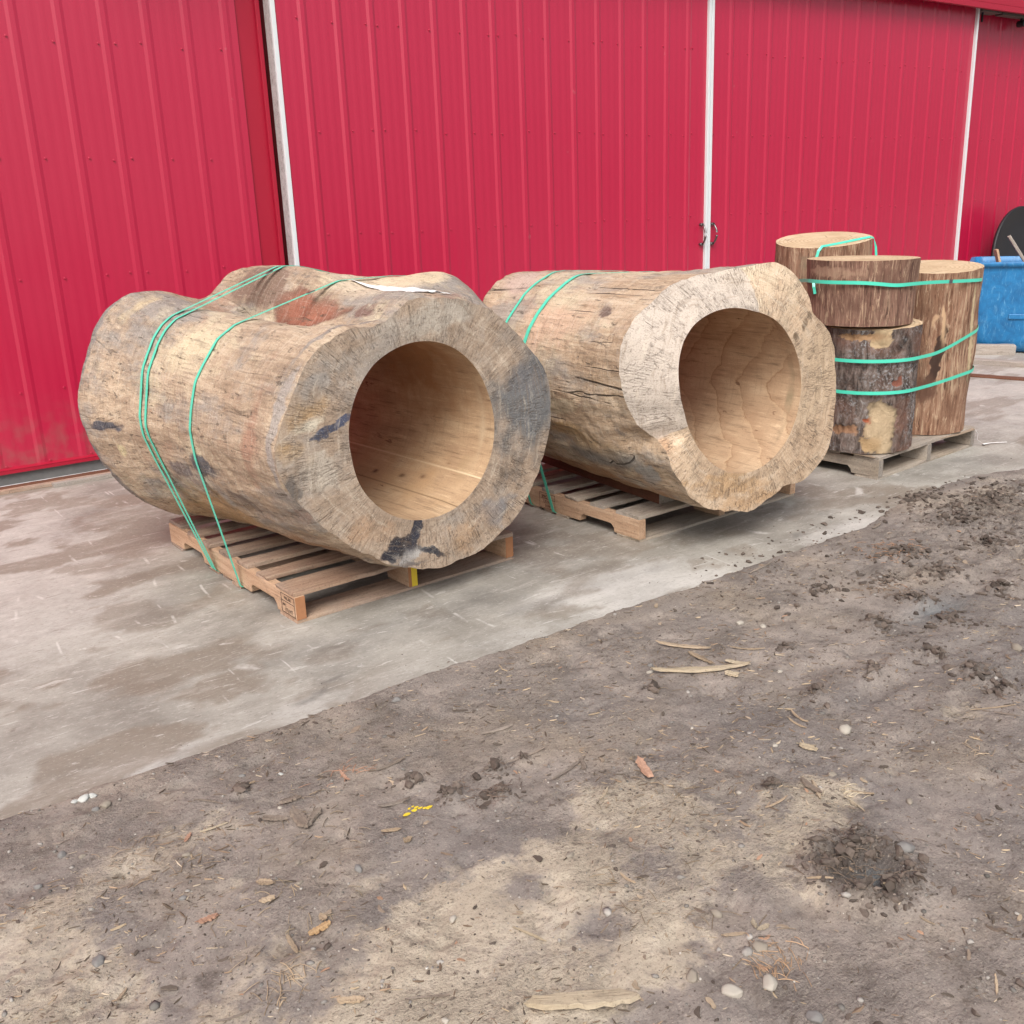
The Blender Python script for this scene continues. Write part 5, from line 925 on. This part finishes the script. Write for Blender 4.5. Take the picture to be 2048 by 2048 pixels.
for o, kd, cat, grp in PENDING:
    p_ = pix(o.location.x, o.location.y); dd = sorted((math.hypot(p_[0]-pix(mx, my)[0], p_[1]-pix(mx, my)[1]), nm) for nm, mx, my in MARKS)[0]; rank.setdefault((kd, dd[1]), []).append((dd[0], o.name, o, cat, grp))
for (kd, nm), L_ in rank.items():
    for k, (_, _, o, cat, grp) in enumerate(sorted(L_, key=lambda q: q[:2])): tag(o, kd+' '+WORDS[k]+' to '+nm, cat, grp)
# litter too fine to count
vc = mat_vcol('mixed_wood_litter'); vd = mat_vcol('wet_mud_clods', .75, 90, .4, .8, .4)
def area(n, seed, x0=-.1, x1=4.6, y0=.6, y1=2.5, near=1.0):
    r_ = np.random.RandomState(seed); out = []
    while len(out) < n:
        x = r_.uniform(x0, x1); y = r_.uniform(y0, y1)
        dd = (x*x+y*y)
        if r_.rand() > near/(1+dd*.18): continue
        out.append((x, y))
    return np.array(out), r_
pts, r_ = area(26000, 1)
clump = fbm(pts[:, 0]*2.6, pts[:, 1]*2.6, 91, 3); keep = r_.rand(len(pts)) < sstep(.35, .62, clump)*.95+.12; pts = pts[keep]
hz = mud_height(pts[:, 0], pts[:, 1]); mb = MB()
LC = [(.36, .28, .19), (.28, .20, .135), (.17, .12, .085), (.10, .075, .055), (.40, .33, .25), (.20, .14, .10), (.13, .095, .07), (.08, .06, .045), (.11, .085, .065)]
for (x, y), z in zip(pts, hz):
    L = min(r_.lognormal(math.log(.0072), .6), .032); w = L*r_.uniform(.07, .28)+.0006; a = r_.uniform(0, math.pi) if r_.rand() < .5 else r_.normal(-.45, .5); t = w*.4; ca, sa = math.cos(a), math.sin(a); tl = r_.uniform(-.18, .22)
    V = []
    for u, ww in ((-1, .35), (0, 1), (1, .25)):
        for s_, b in ((-1, 0), (0, 1), (1, 0)): lx, ly = u*L/2, s_*w/2*ww+(.1*L*(1-u*u)*(r_.rand()-.5) if u == 0 else 0); V.append((x+lx*ca-ly*sa, y+lx*sa+ly*ca, z+.001+b*t+(u+1)*L/2*tl*.5))
    c = np.array(LC[r_.randint(len(LC))])*r_.uniform(.75, 1.2); mb.add(V, [(0, 3, 4, 1), (1, 4, 5, 2), (3, 6, 7, 4), (4, 7, 8, 5)], tuple(c))
p2_, r2 = area(950, 21); cl2 = fbm(p2_[:, 0]*2.2+5, p2_[:, 1]*2.2, 95, 3); p2_ = p2_[r2.rand(len(p2_)) < sstep(.38, .60, cl2)+.15]; hz2 = mud_height(p2_[:, 0], p2_[:, 1])
LC2 = [(.30, .235, .175), (.22, .17, .13), (.16, .12, .095), (.11, .085, .07), (.38, .30, .215), (.26, .215, .18), (.34, .21, .14), (.10, .08, .065)]
for (x, y), z in zip(p2_, hz2):
    L = min(r2.lognormal(math.log(.015), .45), .045); w = L*r2.uniform(.18, .6); a = r2.uniform(0, 6.3); ca, sa = math.cos(a), math.sin(a); t = max(.0012, w*.16); n = 7; bow = r2.uniform(-.2, .2)*L; tl = r2.uniform(-.12, .15); V = []
    for k in range(n):
        u = -1+2*k/(n-1); hw = w/2*(1-abs(u)**3*r2.uniform(.5, .95))*r2.uniform(.65, 1.15); yc = bow*(1-u*u)
        for q, b in ((-1, 0), (-.75, 1), (.75, 1), (1, 0)): lx, ly = u*L/2+r2.randn()*L*.02, yc+q*hw; V.append((x+lx*ca-ly*sa, y+lx*sa+ly*ca, z+.0008+b*t+(u+1)*L*.5*tl*.6))
    c = np.array(LC2[r2.randint(len(LC2))])*r2.uniform(.75, 1.2); mb.add(V, [tuple(reversed(f)) for f in grid_faces(n, 4, True)], tuple(c))
tag(mb.obj('wood_litter', vc), 'fine wood chips, bark crumbs and straw strewn over the mud', 'litter', kind='stuff')
pts, r_ = area(4200, 2); hz = mud_height(pts[:, 0], pts[:, 1]); mb = MB()
import bmesh
b_ = bmesh.new(); bmesh.ops.create_icosphere(b_, subdivisions=1, radius=1); JV = np.array([v.co[:] for v in b_.verts]); JF = [tuple(v.index for v in f.verts) for f in b_.faces]; b_.free()
for (x, y), z in zip(pts, hz):
    s = min(r_.lognormal(math.log(.0017), .5), .007); V = JV*np.array([s, s*r_.uniform(.6, 1), s*.6])*(1+.15*r_.randn(len(JV), 1)); a = r_.uniform(0, 6.3); ca, sa = math.cos(a), math.sin(a)
    V = np.stack([V[:, 0]*ca-V[:, 1]*sa+x, V[:, 0]*sa+V[:, 1]*ca+y, V[:, 2]+z+s*.25], 1); g = r_.uniform(.10, .34) if r_.rand() < .93 else .45; mb.add(V, JF, (g, g*.93, g*.84))
p3_, r3 = area(330, 33); hz3 = mud_height(p3_[:, 0], p3_[:, 1])
for (x, y), z in zip(p3_, hz3):
    s = min(r3.lognormal(math.log(.0050), .35), .011); k = 1+.2*r3.randn(len(JV), 1); V = JV*k*np.array([s*r3.uniform(.9, 1.4), s*r3.uniform(.6, 1), s*.55]); a = r3.uniform(0, 6.3); ca, sa = math.cos(a), math.sin(a)
    V = np.stack([V[:, 0]*ca-V[:, 1]*sa+x, V[:, 0]*sa+V[:, 1]*ca+y, V[:, 2]+z+s*.1], 1); g = r3.uniform(.14, .36); mb.add(V, JF, (g, g*.93, g*.85))
tag(mb.obj('gravel', vc, smooth=True), 'fine grey grit and pebbles scattered in the mud', 'gravel', kind='stuff')
# clods
r_ = np.random.RandomState(5); mb = MB(); C = []
for cx, cy, rad in CLOD:
    for _ in range(int(60*(rad/.06)**1.2)+10): a = r_.uniform(0, 6.3); q = rad*abs(r_.randn())*.62; C.append((cx+q*math.cos(a), cy+q*math.sin(a)*.8, 1))
for _ in range(420): a = r_.uniform(0, 6.3); q = .105+r_.randn()*.022; C.append((CR[0]+q*math.cos(a), CR[1]+q*math.sin(a), .75))
for _ in range(900): C.append((r_.uniform(2.6, 4.8), r_.uniform(1.3, 2.7), .9))
for _ in range(7500): C.append((r_.uniform(0., 3.4), r_.uniform(.7, 2.48), .30))
for _ in range(420): C.append((r_.uniform(.2, 6.5), 2.50+abs(r_.randn())*.16, .22))
for x, y, k in C:
    z = max(gz_ := float(mud_height(np.array([x]), np.array([y]))[0]), 0. if y > 2.47 else -9); s = r_.lognormal(math.log(.0040), .65)*k*(1+.35*max(0, x-2)); s = min(s, .016)
    V = JV*(1+.34*r_.randn(len(JV), 1)*.8)*np.array([s*r_.uniform(.9, 1.4), s*r_.uniform(.5, .9), s*r_.uniform(.45, .75)]); a = r_.uniform(0, 6.3); ca, sa = math.cos(a), math.sin(a); V = np.stack([V[:, 0]*ca-V[:, 1]*sa+x, V[:, 0]*sa+V[:, 1]*ca+y, V[:, 2]+z+s*.12], 1)
    g = r_.uniform(.7, 1.7); mb.add(V, JF, (.085*g, .066*g, .054*g))
tag(mb.obj('mud_clods', vd, smooth=False), 'dark torn up clods and crumbs of mud', 'mud clods', kind='stuff')
# straw and root fibres in tufts
mb = MB(); r_ = np.random.RandomState(8)
T_ = [(1.30, 1.02, .05, (.36, .24, .15), 60, 1.2), (1.885, 1.27, .03, (.50, .42, .30), 12, -.4), (3.45, 2.22, .11, (.34, .19, .11), 90, 0), (1.66, 1.10, .10, (.16, .12, .09), 110, 0), (3.1, 2.0, .1, (.22, .15, .10), 60, 0), (.95, 2.16, .05, (.36, .20, .13), 22, .2), (.52, 1.55, .05, (.33, .25, .17), 40, 0), (2.28, 1.2, .04, (.36, .28, .2), 10, .5), (1.2, 1.85, .08, (.14, .10, .08), 60, 0), (.45, 2.1, .12, (.22, .16, .11), 60, 0), (.6, 1.75, .15, (.28, .22, .15), 50, 0), (1.55, 1.6, .15, (.24, .18, .12), 45, 0), (2.1, 2.0, .2, (.2, .15, .1), 60, 0), (2.4, 1.6, .3, (.24, .18, .13), 60, 0), (.75, 2.0, .15, (.22, .17, .12), 45, 0), (1.2, 1.3, .2, (.2, .15, .1), 60, 0)]
for cx, cy, rad, col, n_, bias in T_:
    for _ in range(n_):
        x, y = cx+r_.randn()*rad*.6, cy+r_.randn()*rad*.6; L = r_.uniform(.012, .045); a = r_.normal(bias, .6) if bias else r_.uniform(0, 6.3); P = []; z0 = gz(x, y); hgt = r_.uniform(.0, .006); cv = r_.uniform(-.25, .25)
        for k in range(5): u = k/4; P.append((x+L*(u-.5)*math.cos(a+cv*u), y+L*(u-.5)*math.sin(a+cv*u), z0+.0015+hgt*math.sin(u*3.1)))
        V, F = tube(P, r_.uniform(.0005, .0011), 4); mb.add(V, F, tuple(np.array(col)*r_.uniform(.7, 1.3)))
tag(mb.obj('straw', vc), 'thin straw and root fibres in tufts on the mud', 'straw', kind='stuff')
# yellow paint flakes
mb = MB(); r_ = np.random.RandomState(12)
for (x, y) in [(1.0, 1.905), (1.008, 1.893), (1.022, 1.889), (1.030, 1.880), (1.018, 1.900), (1.035, 1.872), (.985, 1.89), (1.012, 1.908), (1.04, 1.876)]:
    n = 7; z = gz(x, y)+.002; s = r_.uniform(.004, .010); V = [(x+s*(.7+.5*r_.rand())*math.cos(k*6.283/n), y+s*.6*(.7+.5*r_.rand())*math.sin(k*6.283/n), z+d_) for d_ in (0, .001) for k in range(n)]
    mb.add(V, [tuple(range(n, 2*n))]+[(k, (k+1) % n, n+(k+1) % n, n+k) for k in range(n)])
tag(mb.obj('paint_flakes', M['yellow']), 'few yellow paint flakes on the mud left of centre', 'paint flakes', kind='stuff')
